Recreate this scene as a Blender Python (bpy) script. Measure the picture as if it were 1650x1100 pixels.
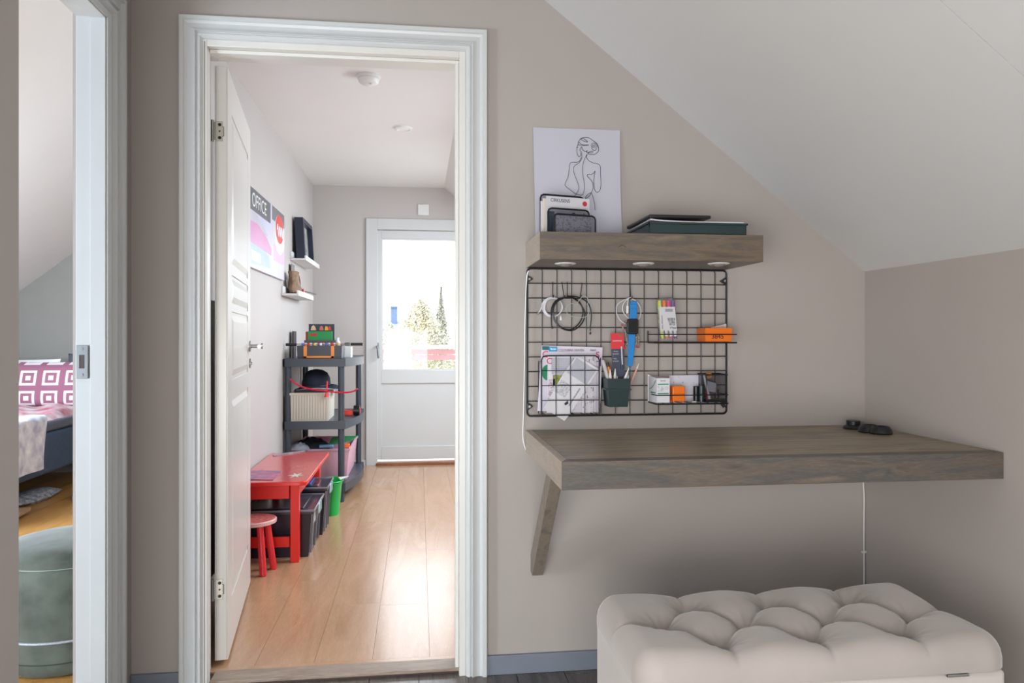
import bpy, bmesh, math, random
from mathutils import Vector, Matrix
random.seed(7)
for o in list(bpy.data.objects): bpy.data.objects.remove(o, do_unlink=True)
S = bpy.context.scene; C = S.collection

# ------------------------------------------------------------ camera
TH = math.radians(7.13); CAMY = -2.46; CAMZ = 1.12; F = 1200.0; HY = 541.0
cam = bpy.data.cameras.new('camera'); co = bpy.data.objects.new('camera', cam); C.objects.link(co)
co.location = (0, CAMY, CAMZ); co.rotation_euler = (math.pi/2, 0, -TH)
cam.sensor_width = 36; cam.lens = F/1650*36; cam.shift_y = -9/1650; cam.clip_start = .05; cam.clip_end = 300
S.camera = co

def _ray(px, py):
    u = (px-825)/F; v = (HY-py)/F
    return Vector((math.sin(TH)+u*math.cos(TH), math.cos(TH)-u*math.sin(TH), v))
def PY(px, py, Y):                      # measured point on the plane y = Y
    d = _ray(px, py); t = (Y-CAMY)/d.y; return Vector((d.x*t, Y, CAMZ+d.z*t))
def PX(px, py, X):
    d = _ray(px, py); t = X/d.x; return Vector((X, CAMY+d.y*t, CAMZ+d.z*t))
def PZ(px, py, Z):
    d = _ray(px, py); t = (Z-CAMZ)/d.z; return Vector((d.x*t, CAMY+d.y*t, Z))

# ------------------------------------------------------------ world, lights, exposure
W = bpy.data.worlds.new('world'); S.world = W; W.use_nodes = True
bg = W.node_tree.nodes['Background']; bg.inputs[0].default_value = (.93, .96, 1, 1); bg.inputs[1].default_value = 5.0
S.view_settings.view_transform = 'Standard'; S.view_settings.look = 'None'
S.view_settings.exposure = 0.08; S.view_settings.gamma = 1; S.view_settings.use_curve_mapping = False
def area(name, loc, target, sx, sy, watts, color):
    l = bpy.data.lights.new(name, 'AREA'); l.shape = 'RECTANGLE'; l.size = sx; l.size_y = sy; l.energy = watts; l.color = color
    o = bpy.data.objects.new(name, l); C.objects.link(o); o.location = loc
    o.rotation_euler = (Vector(target)-Vector(loc)).to_track_quat('-Z', 'Y').to_euler()
    return o
area('window_light_rear', (.0, -4.35, .66), (.6, 0, .6), 1.4, 1.1, 56, (.96, .98, 1))
area('side_fill_light', (-.60, -2.3, .80), (1.6, -.9, .60), 1.7, .9, 64, (.99, .985, .98))  # added fill on the hallway side for the right wall, no window there
area('playroom_fill_light', (.98, 1.45, 1.735), (.40, 1.45, 1.2), .9, .75, 34, (.80, .90, 1))  # added fill lying against the slope to brighten the playroom, no skylight
area('playroom_fill_light', (.98, 3.0, 1.735), (.40, 3.0, 1.2), .9, .75, 37, (.80, .90, 1))  # second added playroom fill, evens out the ceiling and walls
area('bedroom_window_light', (-2.9, -1.9, .95), (-2.4, 3, 1.7), 1.0, 1.2, 120, (.72, .86, 1))
area('bedroom_fill_light', (-2.95, 1.6, 1.60), (-2.2, 2.1, 1.2), .8, .7, 110, (.72, .86, 1))  # added fill under the bedroom slope, placed so the jamb stays unlit by it

# ------------------------------------------------------------ materials
def lin(c): return tuple(((x/255)/12.92 if x/255 <= .04045 else ((x/255+.055)/1.055)**2.4) for x in c)
_mc = {}
def mat(name, rgb, rough=.5, metal=0, var=.06, scale=8, bump=0, bscale=60, sheen=0, emit=0, trans=0, stretch=(1, 1, 1), spec=.5, rgb2=None, coat=0):
    if name in _mc: return _mc[name]
    m = bpy.data.materials.new(name); m.use_nodes = True; nt = m.node_tree; N = nt.nodes; L = nt.links
    b = N['Principled BSDF']; c = lin(rgb)
    tc = N.new('ShaderNodeTexCoord'); mp = N.new('ShaderNodeMapping'); mp.inputs['Scale'].default_value = stretch
    L.new(tc.outputs['Object'], mp.inputs['Vector'])
    nz = N.new('ShaderNodeTexNoise'); nz.inputs['Scale'].default_value = scale; nz.inputs['Detail'].default_value = 4
    L.new(mp.outputs[0], nz.inputs['Vector'])
    cr = N.new('ShaderNodeValToRGB'); L.new(nz.outputs['Fac'], cr.inputs[0])
    c2 = lin(rgb2) if rgb2 else None
    cr.color_ramp.elements[0].position = .3; cr.color_ramp.elements[1].position = .7
    cr.color_ramp.elements[0].color = (*[x*(1-var) for x in c], 1)
    cr.color_ramp.elements[1].color = (*(c2 if c2 else [min(1, x*(1+var)) for x in c]), 1)
    L.new(cr.outputs[0], b.inputs['Base Color'])
    b.inputs['Roughness'].default_value = rough; b.inputs['Metallic'].default_value = metal
    b.inputs['Specular IOR Level'].default_value = spec
    if coat: b.inputs['Coat Weight'].default_value = coat; b.inputs['Coat Roughness'].default_value = .1
    if sheen:
        b.inputs['Sheen Weight'].default_value = sheen; b.inputs['Sheen Roughness'].default_value = .4
    if trans: b.inputs['Transmission Weight'].default_value = trans
    if bump:
        n2 = N.new('ShaderNodeTexNoise'); n2.inputs['Scale'].default_value = bscale; n2.inputs['Detail'].default_value = 3
        L.new(mp.outputs[0], n2.inputs['Vector'])
        bp = N.new('ShaderNodeBump'); bp.inputs['Strength'].default_value = bump; bp.inputs['Distance'].default_value = .002
        L.new(n2.outputs['Fac'], bp.inputs['Height']); L.new(bp.outputs[0], b.inputs['Normal'])
    _mc[name] = m; return m

def wood(name, cols, stretch, scale=3.0, rough=.45, grain=.35, spec=.5, fine=40):
    m = bpy.data.materials.new(name); m.use_nodes = True; nt = m.node_tree; N = nt.nodes; L = nt.links; b = N['Principled BSDF']
    tc = N.new('ShaderNodeTexCoord'); mp = N.new('ShaderNodeMapping'); mp.inputs['Scale'].default_value = stretch
    L.new(tc.outputs['Object'], mp.inputs['Vector'])
    oi = N.new('ShaderNodeObjectInfo'); ad = N.new('ShaderNodeVectorMath'); ad.operation = 'ADD'
    L.new(mp.outputs[0], ad.inputs[0])
    mu = N.new('ShaderNodeMath'); mu.operation = 'MULTIPLY'; mu.inputs[1].default_value = 30; L.new(oi.outputs['Random'], mu.inputs[0])
    L.new(mu.outputs[0], ad.inputs[1])
    nz = N.new('ShaderNodeTexNoise'); nz.inputs['Scale'].default_value = scale; nz.inputs['Detail'].default_value = 6; nz.inputs['Distortion'].default_value = .8
    L.new(ad.outputs[0], nz.inputs['Vector'])
    cr = N.new('ShaderNodeValToRGB'); L.new(nz.outputs['Fac'], cr.inputs[0]); e = cr.color_ramp.elements
    e[0].position = .28; e[0].color = (*lin(cols[0]), 1); e[1].position = .72; e[1].color = (*lin(cols[-1]), 1)
    for i, cc in enumerate(cols[1:-1]):
        x = e.new(.28+.44*(i+1)/(len(cols)-1)); x.color = (*lin(cc), 1)
    n2 = N.new('ShaderNodeTexNoise'); n2.inputs['Scale'].default_value = fine; n2.inputs['Detail'].default_value = 3
    L.new(ad.outputs[0], n2.inputs['Vector'])
    mr = N.new('ShaderNodeMapRange'); mr.inputs[3].default_value = 1-grain; mr.inputs[4].default_value = 1+grain*.6
    mr.inputs[1].default_value = .25; mr.inputs[2].default_value = .75; L.new(n2.outputs['Fac'], mr.inputs[0])
    mx = N.new('ShaderNodeVectorMath'); mx.operation = 'SCALE'; L.new(cr.outputs[0], mx.inputs[0]); L.new(mr.outputs[0], mx.inputs['Scale'])
    L.new(mx.outputs[0], b.inputs['Base Color']); b.inputs['Roughness'].default_value = rough; b.inputs['Specular IOR Level'].default_value = spec
    bp = N.new('ShaderNodeBump'); bp.inputs['Strength'].default_value = .12; bp.inputs['Distance'].default_value = .001
    L.new(n2.outputs['Fac'], bp.inputs['Height']); L.new(bp.outputs[0], b.inputs['Normal'])
    return m

def printed(name, paper, ink, rows=300, dens=.5, axis='Z', cell=120, rough=.5):
    """rows of small print: thresholded noise broken into lines"""
    m = bpy.data.materials.new(name); m.use_nodes = True; nt = m.node_tree; N = nt.nodes; L = nt.links; b = N['Principled BSDF']
    tc = N.new('ShaderNodeTexCoord'); sp = N.new('ShaderNodeSeparateXYZ'); L.new(tc.outputs['Object'], sp.inputs[0])
    w = N.new('ShaderNodeMath'); w.operation = 'MULTIPLY'; w.inputs[1].default_value = rows; L.new(sp.outputs[axis], w.inputs[0])
    fr = N.new('ShaderNodeMath'); fr.operation = 'FRACT'; L.new(w.outputs[0], fr.inputs[0])
    g = N.new('ShaderNodeMath'); g.operation = 'GREATER_THAN'; g.inputs[1].default_value = .5; L.new(fr.outputs[0], g.inputs[0])
    nz = N.new('ShaderNodeTexNoise'); nz.inputs['Scale'].default_value = cell; L.new(tc.outputs['Object'], nz.inputs['Vector'])
    g2 = N.new('ShaderNodeMath'); g2.operation = 'GREATER_THAN'; g2.inputs[1].default_value = 1-dens; L.new(nz.outputs['Fac'], g2.inputs[0])
    m1 = N.new('ShaderNodeMath'); m1.operation = 'MULTIPLY'; L.new(g.outputs[0], m1.inputs[0]); L.new(g2.outputs[0], m1.inputs[1])
    mx = N.new('ShaderNodeMix'); mx.data_type = 'RGBA'; mx.inputs[6].default_value = (*lin(paper), 1); mx.inputs[7].default_value = (*lin(ink), 1)
    L.new(m1.outputs[0], mx.inputs[0]); L.new(mx.outputs[2], b.inputs['Base Color']); b.inputs['Roughness'].default_value = rough
    return m

def gridprint(name, rot, pitch):
    m = bpy.data.materials.new(name); m.use_nodes = True; nt = m.node_tree; N = nt.nodes; L = nt.links; b = N['Principled BSDF']; b.inputs['Roughness'].default_value = .6
    tc = N.new('ShaderNodeTexCoord'); mp = N.new('ShaderNodeMapping'); mp.inputs['Rotation'].default_value = (0, rot, 0); mp.inputs['Scale'].default_value = (pitch, pitch, pitch)
    L.new(tc.outputs['Object'], mp.inputs[0]); sp = N.new('ShaderNodeSeparateXYZ'); L.new(mp.outputs[0], sp.inputs[0]); o = []
    for ax, k, th_ in (('X', 1, .16), ('Z', 1, .22)):
        a = N.new('ShaderNodeMath'); a.operation = 'FRACT'; L.new(sp.outputs[ax], a.inputs[0]); g = N.new('ShaderNodeMath'); g.operation = 'LESS_THAN'; g.inputs[1].default_value = th_; L.new(a.outputs[0], g.inputs[0]); o.append(g)
    mx = N.new('ShaderNodeMath'); mx.operation = 'MAXIMUM'; L.new(o[0].outputs[0], mx.inputs[0]); L.new(o[1].outputs[0], mx.inputs[1])
    c = N.new('ShaderNodeMix'); c.data_type = 'RGBA'; c.inputs[6].default_value = (*lin((204, 204, 214)), 1); c.inputs[7].default_value = (*lin((104, 104, 120)), 1)
    L.new(mx.outputs[0], c.inputs[0]); L.new(c.outputs[2], b.inputs['Base Color']); return m

def glassy(name, tint=(1, 1, 1), gloss=.08, rough=.02):
    m = bpy.data.materials.new(name); m.use_nodes = True; nt = m.node_tree; N = nt.nodes; L = nt.links
    N.remove(N['Principled BSDF']); out = N['Material Output']
    t = N.new('ShaderNodeBsdfTransparent'); t.inputs[0].default_value = (*tint, 1)
    g = N.new('ShaderNodeBsdfGlossy'); g.inputs['Roughness'].default_value = rough
    nz = N.new('ShaderNodeTexNoise'); nz.inputs['Scale'].default_value = 3
    mr = N.new('ShaderNodeMapRange'); mr.inputs[3].default_value = gloss*.8; mr.inputs[4].default_value = gloss*1.2; L.new(nz.outputs['Fac'], mr.inputs[0])
    x = N.new('ShaderNodeMixShader'); L.new(mr.outputs[0], x.inputs[0]); L.new(t.outputs[0], x.inputs[1]); L.new(g.outputs[0], x.inputs[2])
    L.new(x.outputs[0], out.inputs[0]); return m

M = {}
M['wall'] = mat('greige wall paint', (171, 163, 157), .75, var=.02, scale=2, bump=.05, bscale=150)
M['wall_far'] = mat('warm grey wall paint', (190, 184, 180), .6, var=.02, scale=2, bump=.05, bscale=150)
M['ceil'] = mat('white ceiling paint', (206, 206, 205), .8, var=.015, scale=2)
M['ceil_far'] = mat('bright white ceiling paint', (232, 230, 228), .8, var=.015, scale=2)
M['white'] = mat('white gloss paint', (204, 206, 205), .35, var=.015, scale=3)
M['doorwhite'] = mat('white door paint', (222, 219, 213), .28, var=.015, scale=3)
M['base'] = mat('blue grey skirting paint', (120, 127, 138), .45, var=.03)
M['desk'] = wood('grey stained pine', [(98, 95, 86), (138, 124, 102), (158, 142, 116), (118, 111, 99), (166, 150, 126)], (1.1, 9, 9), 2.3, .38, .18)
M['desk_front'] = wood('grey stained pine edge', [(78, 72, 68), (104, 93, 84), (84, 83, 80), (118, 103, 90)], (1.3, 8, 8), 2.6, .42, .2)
M['desk_end'] = wood('side lit end board', [(158, 148, 136), (182, 170, 156), (170, 156, 140)], (8, 1.2, 8), 2.2, .45, .12)  # light falling from the left is put into this wood colour
M['shelfw'] = wood('brown grey stained shelf', [(84, 74, 64), (112, 98, 82), (92, 84, 78), (128, 112, 92)], (1.2, 8, 10), 2.6, .4, .18)
M['floor'] = wood('dark grey oak plank', [(66, 60, 56), (98, 90, 84), (84, 78, 74)], (9, .9, 9), 2.2, .2, .3, spec=.8)
M['laminate'] = wood('light oak laminate', [(176, 134, 98), (192, 152, 118), (184, 142, 108), (200, 164, 132)], (5, .7, 5), 1.6, .22, .1, spec=.9)
M['laminate2'] = wood('honey oak laminate', [(176, 124, 66), (200, 148, 84), (188, 136, 76)], (5, .7, 5), 1.6, .3, .1)
M['thresh'] = wood('greyed oak threshold', [(128, 108, 92), (160, 142, 126), (144, 124, 108)], (1, 6, 6), 4, .4, .2)
M['darkwood'] = mat('dark wood edge', (70, 52, 46), .5)
M['black'] = mat('black powder coated metal', (20, 22, 28), .4, metal=.2, var=.1)
M['blackpl'] = mat('black plastic', (26, 28, 32), .35, var=.1)
M['darkgreen'] = mat('dark green plastic', (30, 50, 52), .35, var=.05)
M['steel'] = mat('brushed steel', (170, 170, 168), .3, metal=.9, var=.05)
M['screw'] = mat('dark screw', (40, 38, 36), .4, metal=.6)
M['whitepl'] = mat('white plastic', (226, 226, 224), .4, var=.02)
M['paper'] = mat('white paper', (188, 187, 197), .7, var=.01, scale=2)
M['paper2'] = mat('soft white paper', (214, 212, 216), .65, var=.02)
M['ink'] = mat('black ink', (34, 34, 40), .6)
M['orange'] = mat('orange plastic', (232, 112, 16), .32, var=.03)
M['velvet'] = mat('taupe grey velvet', (166, 158, 153), .75, var=.07, scale=5, bump=.15, bscale=300, sheen=.7)
M['pouf'] = mat('sage green velvet', (84, 92, 82), .75, var=.34, scale=12, bump=.1, bscale=200, sheen=.35)
M['red'] = mat('red lacquer', (226, 42, 34), .3, var=.04)
M['redtop'] = mat('red laminated top', (206, 84, 86), .22, var=.06, scale=6, coat=.4)
M['pink'] = mat('pale pink plastic', (220, 172, 190), .4, var=.03)
M['green'] = mat('bright green plastic', (22, 178, 84), .3, var=.04)
M['leafgreen'] = mat('green card', (30, 142, 78), .5, var=.05)
M['navy'] = mat('navy felt', (30, 36, 52), .85, var=.1, bump=.1, bscale=200)
M['bedblue'] = mat('slate blue bed fabric', (62, 80, 104), .85, var=.1, scale=30, bump=.2, bscale=250)
M['satin'] = mat('dark grey satin', (84, 90, 108), .35, var=.12, scale=25)
M['shelfpl'] = mat('slate grey plastic', (62, 70, 80), .38, var=.05)
M['blue'] = mat('bright blue silicone', (20, 128, 200), .45, var=.03)
M['greybox'] = mat('pale grey plastic', (196, 190, 186), .45, var=.02)
M['cream'] = mat('cream ribbed plastic', (206, 200, 186), .5, var=.03)
M['glass'] = glassy('window glass', (.97, .98, .99), .018)
M['clear'] = glassy('clear plastic', (.88, .9, .92), .12, .1)
M['smoke'] = glassy('smoked clear plastic', (.42, .42, .46), .16, .12)

# ------------------------------------------------------------ mesh builder
class MB:
    def __init__(s): s.v = []; s.f = []
    def add(s, vs, fs):
        n = len(s.v); s.v += [Vector(v) for v in vs]; s.f += [[i+n for i in f] for f in fs]; return s
    def box(s, x0, x1, y0, y1, z0, z1):
        return s.add([(x0,y0,z0),(x1,y0,z0),(x1,y1,z0),(x0,y1,z0),(x0,y0,z1),(x1,y0,z1),(x1,y1,z1),(x0,y1,z1)],
                     [[0,3,2,1],[4,5,6,7],[0,1,5,4],[1,2,6,5],[2,3,7,6],[3,0,4,7]])
    def hexa(s, b, t):                     # two quads
        return s.add(list(b)+list(t), [[0,3,2,1],[4,5,6,7],[0,1,5,4],[1,2,6,5],[2,3,7,6],[3,0,4,7]])
    def prism(s, pts, vec):
        n = len(pts); v = Vector(vec); a = [Vector(p) for p in pts]
        return s.add(a+[p+v for p in a], [list(range(n))[::-1], list(range(n, 2*n))]+[[i, (i+1) % n, (i+1) % n+n, i+n] for i in range(n)])
    def cyl(s, p0, p1, r0, r1=None, n=14, caps=True):
        r1 = r0 if r1 is None else r1; p0 = Vector(p0); p1 = Vector(p1); d = (p1-p0).normalized()
        a = d.orthogonal().normalized(); b = d.cross(a); vs = []
        for p, r in ((p0, r0), (p1, r1)):
            for i in range(n): t = 2*math.pi*i/n; vs.append(p+a*math.cos(t)*r+b*math.sin(t)*r)
        fs = [[i, (i+1) % n, (i+1) % n+n, i+n] for i in range(n)]
        if caps: fs += [list(range(n))[::-1], list(range(n, 2*n))]
        return s.add(vs, fs)
    def tube(s, pts, r, n=6, closed=False, smooth=0):
        P = [Vector(p) for p in pts]
        if smooth: P = catmull(P, smooth, closed)
        m = len(P); vs = []; a = None
        for i in range(m):
            if closed: d = (P[(i+1) % m]-P[i-1])
            else: d = P[min(i+1, m-1)]-P[max(i-1, 0)]
            d = d.normalized() if d.length > 1e-9 else Vector((0, 0, 1))
            if a is None: a = d.orthogonal().normalized()
            else:
                a = a-d*a.dot(d); a = a.normalized() if a.length > 1e-6 else d.orthogonal().normalized()
            b = d.cross(a)
            for k in range(n): t = 2*math.pi*k/n; vs.append(P[i]+a*math.cos(t)*r+b*math.sin(t)*r)
        fs = []
        for i in range(m if closed else m-1):
            j = (i+1) % m
            for k in range(n): fs.append([i*n+k, i*n+(k+1) % n, j*n+(k+1) % n, j*n+k])
        if not closed: fs += [list(range(n))[::-1], [(m-1)*n+k for k in range(n)]]
        return s.add(vs, fs)
    def lathe(s, c, prof, n=24, sx=1, sy=1, closed=True):
        vs = []; m = len(prof)
        for r, z in prof:
            for k in range(n): t = 2*math.pi*k/n; vs.append((c[0]+r*sx*math.cos(t), c[1]+r*sy*math.sin(t), c[2]+z))
        fs = [[i*n+k, i*n+(k+1) % n, (i+1)*n+(k+1) % n, (i+1)*n+k] for i in range(m-1) for k in range(n)]
        if closed: fs += [list(range(n))[::-1], [(m-1)*n+k for k in range(n)]]
        return s.add(vs, fs)
    def surf(s, fn, nu, nv):
        vs = [fn(i/nu, j/nv) for j in range(nv+1) for i in range(nu+1)]
        return s.add(vs, [[j*(nu+1)+i, j*(nu+1)+i+1, (j+1)*(nu+1)+i+1, (j+1)*(nu+1)+i] for j in range(nv) for i in range(nu)])
    def sheet(s, fn, nu, nv, off):         # two-sided sheet with thickness off
        off = Vector(off); s.surf(fn, nu, nv); s.surf(lambda u, v: Vector(fn(u, v))+off, nu, nv)
        n = (nu+1)*(nv+1); b = len(s.v)-2*n
        idx = [i for i in range(nu+1)]+[j*(nu+1)+nu for j in range(1, nv+1)]+[nv*(nu+1)+i for i in range(nu-1, -1, -1)]+[j*(nu+1) for j in range(nv-1, 0, -1)]
        for k in range(len(idx)):
            a, c = idx[k], idx[(k+1) % len(idx)]; s.f.append([b+a, b+c, b+c+n, b+a+n])
        return s
def catmull(P, k, closed):
    m = len(P); out = []
    for i in range(m if closed else m-1):
        p0 = P[(i-1) % m] if closed else P[max(i-1, 0)]; p1 = P[i]; p2 = P[(i+1) % m]; p3 = P[(i+2) % m] if closed else P[min(i+2, m-1)]
        for j in range(k):
            t = j/k; out.append(.5*((2*p1)+(p2-p0)*t+(2*p0-5*p1+4*p2-p3)*t*t+(3*p1-p0-3*p2+p3)*t**3))
    if not closed: out.append(P[-1])
    return out

def mk(name, mb, m, off=(0, 0, 0), bevel=0, smooth=True, angle=38, subs=0, seg=2):
    me = bpy.data.meshes.new(name); off = Vector(off)
    me.from_pydata([v-off for v in mb.v], [], mb.f)
    bm = bmesh.new(); bm.from_mesh(me); bmesh.ops.recalc_face_normals(bm, faces=bm.faces); bm.to_mesh(me); bm.free()
    if smooth:
        me.shade_smooth(); me.set_sharp_from_angle(angle=math.radians(angle))
    me.materials.append(m)
    o = bpy.data.objects.new(name, me); C.objects.link(o)
    if bevel:
        b = o.modifiers.new('bevel', 'BEVEL'); b.width = bevel; b.segments = seg; b.limit_method = 'ANGLE'; b.angle_limit = math.radians(30); b.harden_normals = False
    if subs:
        b = o.modifiers.new('subdivision', 'SUBSURF'); b.levels = subs; b.render_levels = subs
    return o
def tag(o, label=None, cat=None, group=None, kind=None):
    if label: o['label'] = label
    if cat: o['category'] = cat
    if group: o['group'] = group
    if kind: o['kind'] = kind
    return o
_off = {}
def thing(name, label, cat, loc, rz=0, group=None, kind=None, local=False, rot=None):
    """Empty at the base. Parts are given in world coordinates unless local."""
    o = bpy.data.objects.new(name, None); C.objects.link(o); o.empty_display_size = .02
    o.location = loc; o.rotation_euler = rot if rot else (0, 0, rz)
    _off[o.name] = Vector((0, 0, 0)) if local else Vector(loc)
    return tag(o, label, cat, group, kind)
def part(parent, name, mb, m, label=None, kind=None, **k):
    off = _off[parent.name]; o = mk(name, mb, m, off, **k); o.parent = parent; _off[o.name] = off
    if label: o['label'] = label
    if kind: o['kind'] = kind
    return o
def solo(name, mb, m, label, cat, base=None, group=None, kind=None, **k):
    if base is None:
        xs = [v.x for v in mb.v]; ys = [v.y for v in mb.v]; zs = [v.z for v in mb.v]
        base = ((min(xs)+max(xs))/2, (min(ys)+max(ys))/2, min(zs))
    o = mk(name, mb, m, base, **k); o.location = base; _off[o.name] = Vector(base)
    return tag(o, label, cat, group, kind)
def text(parent, s, size, origin, xdir, ydir, m, name='lettering', depth=.0004, align='LEFT', world=True, sx=1.0):
    cu = bpy.data.curves.new('t', 'FONT'); cu.body = s; cu.size = size; cu.extrude = depth; cu.align_x = align
    ob = bpy.data.objects.new('t', cu); C.objects.link(ob)
    dg = bpy.context.evaluated_depsgraph_get(); me = bpy.data.meshes.new_from_object(ob.evaluated_get(dg)); bpy.data.objects.remove(ob)
    x = Vector(xdir).normalized(); y = Vector(ydir).normalized(); z = x.cross(y)
    T = Matrix((x, y, z)).transposed(); off = _off[parent.name]
    for v in me.vertices: v.co = T @ Vector((v.co.x*sx, v.co.y, v.co.z)) + Vector(origin) - off
    me.materials.clear(); me.materials.append(m); me.name = name
    o = bpy.data.objects.new(name, me); C.objects.link(o); o.parent = parent; return o

def slabY(pts, Y, t):                       # flat sheet facing the room: outline measured at plane Y, thickness behind it
    return MB().prism([PY(a, b, Y) for a, b in pts], (0, t, 0))
X3 = (1, 0, 0); Z3 = (0, 0, 1)

# ============================================================ SETTING
XL = -.893; XR = 1.5655; CE = 2.40; SL = .78; XS = .217; KN = CE-SL*(XR-XS); YF = 4.02; WT = .13; YB = -4.4
XKL = -3.378; XSL = -2.03; FZ = .012
def structure(name, mb, m, label, cat, **k): return solo(name, mb, m, label, cat, kind='structure', smooth=False, **k)

# wall_back: the wall with the desk, doorway cut out
OX0, OX1, OZ = -.706, .152, 2.056
w = MB()
w.box(-1.0, OX0, 0, WT, 0, CE); w.box(OX0, OX1, 0, WT, OZ, CE)
w.add([(OX1,0,0),(XR+.1,0,0),(XR+.1,0,KN-.078),(XS,0,CE),(OX1,0,CE),(OX1,WT,0),(XR+.1,WT,0),(XR+.1,WT,KN-.078),(XS,WT,CE),(OX1,WT,CE)],
      [[0,1,2,3,4],[9,8,7,6,5],[0,5,6,1],[1,6,7,2],[2,7,8,3],[3,8,9,4],[4,9,5,0]])
structure('wall_back', w, M['wall'], 'greige painted wall with the white doorway and the wall desk', 'wall')
structure('wall_right', MB().box(XR, XR+.1, YB, YF+.1, 0, KN+.0), M['wall'], 'low greige knee wall under the sloped ceiling at the right end of the desk', 'wall')
# left wall with second doorway
D2Y0, D2Y1 = -1.0, -.190
w = MB().box(XL-.1, XL, D2Y1+.025, 0, 0, CE).box(XL-.1, XL, D2Y0-.025, D2Y1+.025, OZ, CE).box(XL-.1, XL, -1.26, D2Y0-.025, 0, CE).box(XL-.1, XL-.02, -2.0, WT, CE, 3.0)
structure('wall_left', w, M['wall'], 'narrow greige wall left of the doorway holding the second door frame', 'wall')
structure('wall_near', MB().box(XL-.1, -.645, -1.26, -1.16, 0, CE).box(-.745, -.645, YB, -1.26, 0, CE), M['wall'], 'soft grey wall end close to the camera at the left frame edge', 'wall')
structure('wall_side', MB().box(-1.7, -1.6, YB, -1.26, 0, CE).box(-1.7, XL-.1, -1.36, -1.26, 0, CE), M['wall'], 'greige side wall of the landing out of view at left', 'wall')
structure('wall_rear', MB().box(-1.7, XR+.1, YB-.1, YB, 0, CE), M['wall'], 'greige wall behind the camera', 'wall')
structure('wall_between', MB().box(XL-.08, XL, WT, YF, 0, 3.0), M['wall_far'], 'grey wall with print and picture ledges behind the open door', 'wall')
# far gable wall with door opening
DX0, DX1, DZ = -.41, .50, 2.06
structure('wall_bedroom_far', MB().box(XKL-.1, XL-.04, YF, YF+.2, 0, 3.0), mat('darker grey bedroom wall', (128, 124, 117), .7, var=.02), 'dark grey gable wall behind the bed', 'wall')
w = MB().box(XL-.04, DX0, YF, YF+.2, 0, CE).box(DX0, DX1, YF, YF+.2, DZ, CE).box(DX1, XR+.1, YF, YF+.2, 0, CE)
structure('wall_far', w, M['wall_far'], 'grey gable wall around the white balcony door', 'wall')
structure('wall_bedroom', MB().box(XKL-.1, XKL, -2.0, YF, 0, KN+.02), M['wall_far'], 'low knee wall behind the bed in the left room', 'wall')
structure('wall_bedroom_rear', MB().box(XKL, XL-.1, -2.1, -2.0, 0, 3.0), M['wall_far'], 'wall of the bedroom behind the camera', 'wall')

# ceilings
structure('ceiling', MB().box(XL-.05, XS+.02, YB, .06, CE, CE+.1).box(-1.7, XL-.05, YB, -1.26, CE, CE+.1), M['ceil'], 'flat white ceiling above the doorway', 'ceiling')
structure('ceiling', MB().box(XL-.04, XS+.02, .06, YF+.1, CE, CE+.1), M['ceil_far'], 'flat white ceiling of the playroom with smoke alarm', 'ceiling')
structure('ceiling', MB().box(XSL+.57, XL-.02, -2.1, YF+.1, 2.86, 2.96), M['ceil_far'], 'flat white ceiling of the left room', 'ceiling')
def slope(x0, x1, y0, y1, s=1):
    z = lambda x: CE-SL*(x-XS) if s > 0 else CE+SL*(x-XSL)
    return MB().add([(x0,y0,z(x0)),(x1,y0,z(x1)),(x1,y1,z(x1)),(x0,y1,z(x0)),(x0,y0,z(x0)+.12),(x1,y0,z(x1)+.12),(x1,y1,z(x1)+.12),(x0,y1,z(x0)+.12)],
                    [[0,3,2,1],[4,5,6,7],[0,1,5,4],[1,2,6,5],[2,3,7,6],[3,0,4,7]])
YJ = -1.115
sc_ = thing('ceiling', 'sloped white attic ceiling over the desk with a faint board joint', 'ceiling', (.9, -1.5, 1.3), kind='structure')
part(sc_, 'panel', slope(XS, XR+.02, YJ+.0008, .06), M['ceil'], smooth=False)
part(sc_, 'panel', slope(XS, XR+.02, YB, YJ-.0008), M['ceil'], smooth=False)
structure('ceiling', slope(XS, XR+.02, .06, YF+.1), M['ceil_far'], 'sloped white ceiling of the playroom at right', 'ceiling')
structure('ceiling', slope(XKL-.02, XSL+.60, -2.1, YF+.1, -1), M['ceil_far'], 'sloped white ceiling above the bed', 'ceiling')

# floors with planks
def plankfloor(label, m, x0, x1, y0, y1, z, pw, pl, gap, ox=0, vis=None):
    fl = thing('floor', label, 'floor', ((x0+x1)/2, (y0+y1)/2, z-.02), kind='structure')
    part(fl, 'underlay', MB().box(x0-.04, x1+.04, y0, y1, z-.034, z-.004), M['darkwood'], smooth=False)
    i = 0; x = x0+ox
    rnd = random.Random(3)
    while x < x1-.001:
        xa, xb = max(x, x0), min(x+pw, x1); y = y0-rnd.random()*pl
        while y < y1-.001:
            ya, yb = max(y, y0), min(y+pl, y1)
            if yb-ya > .02:
                part(fl, 'plank', MB().box(xa+gap/2, xb-gap/2, ya+gap/2, yb-gap/2, z-.004, z), m, smooth=False)
            y += pl
        x += pw
    return fl
plankfloor('grey oak plank floor beside the upholstered bench', M['floor'], -1.6, XR, -4.4, .021, 0, .16, 1.3, .0022)
plankfloor('light oak laminate floor of the playroom with glossy reflections', M['laminate'], XL, XR, WT-.0, YF, FZ, .195, 1.38, .0010, ox=-.045)
plankfloor('honey coloured laminate floor between pouf and bed', M['laminate2'], XKL, XL-.1, -2.0, YF, FZ-.002, .195, 1.38, .0010)

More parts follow.
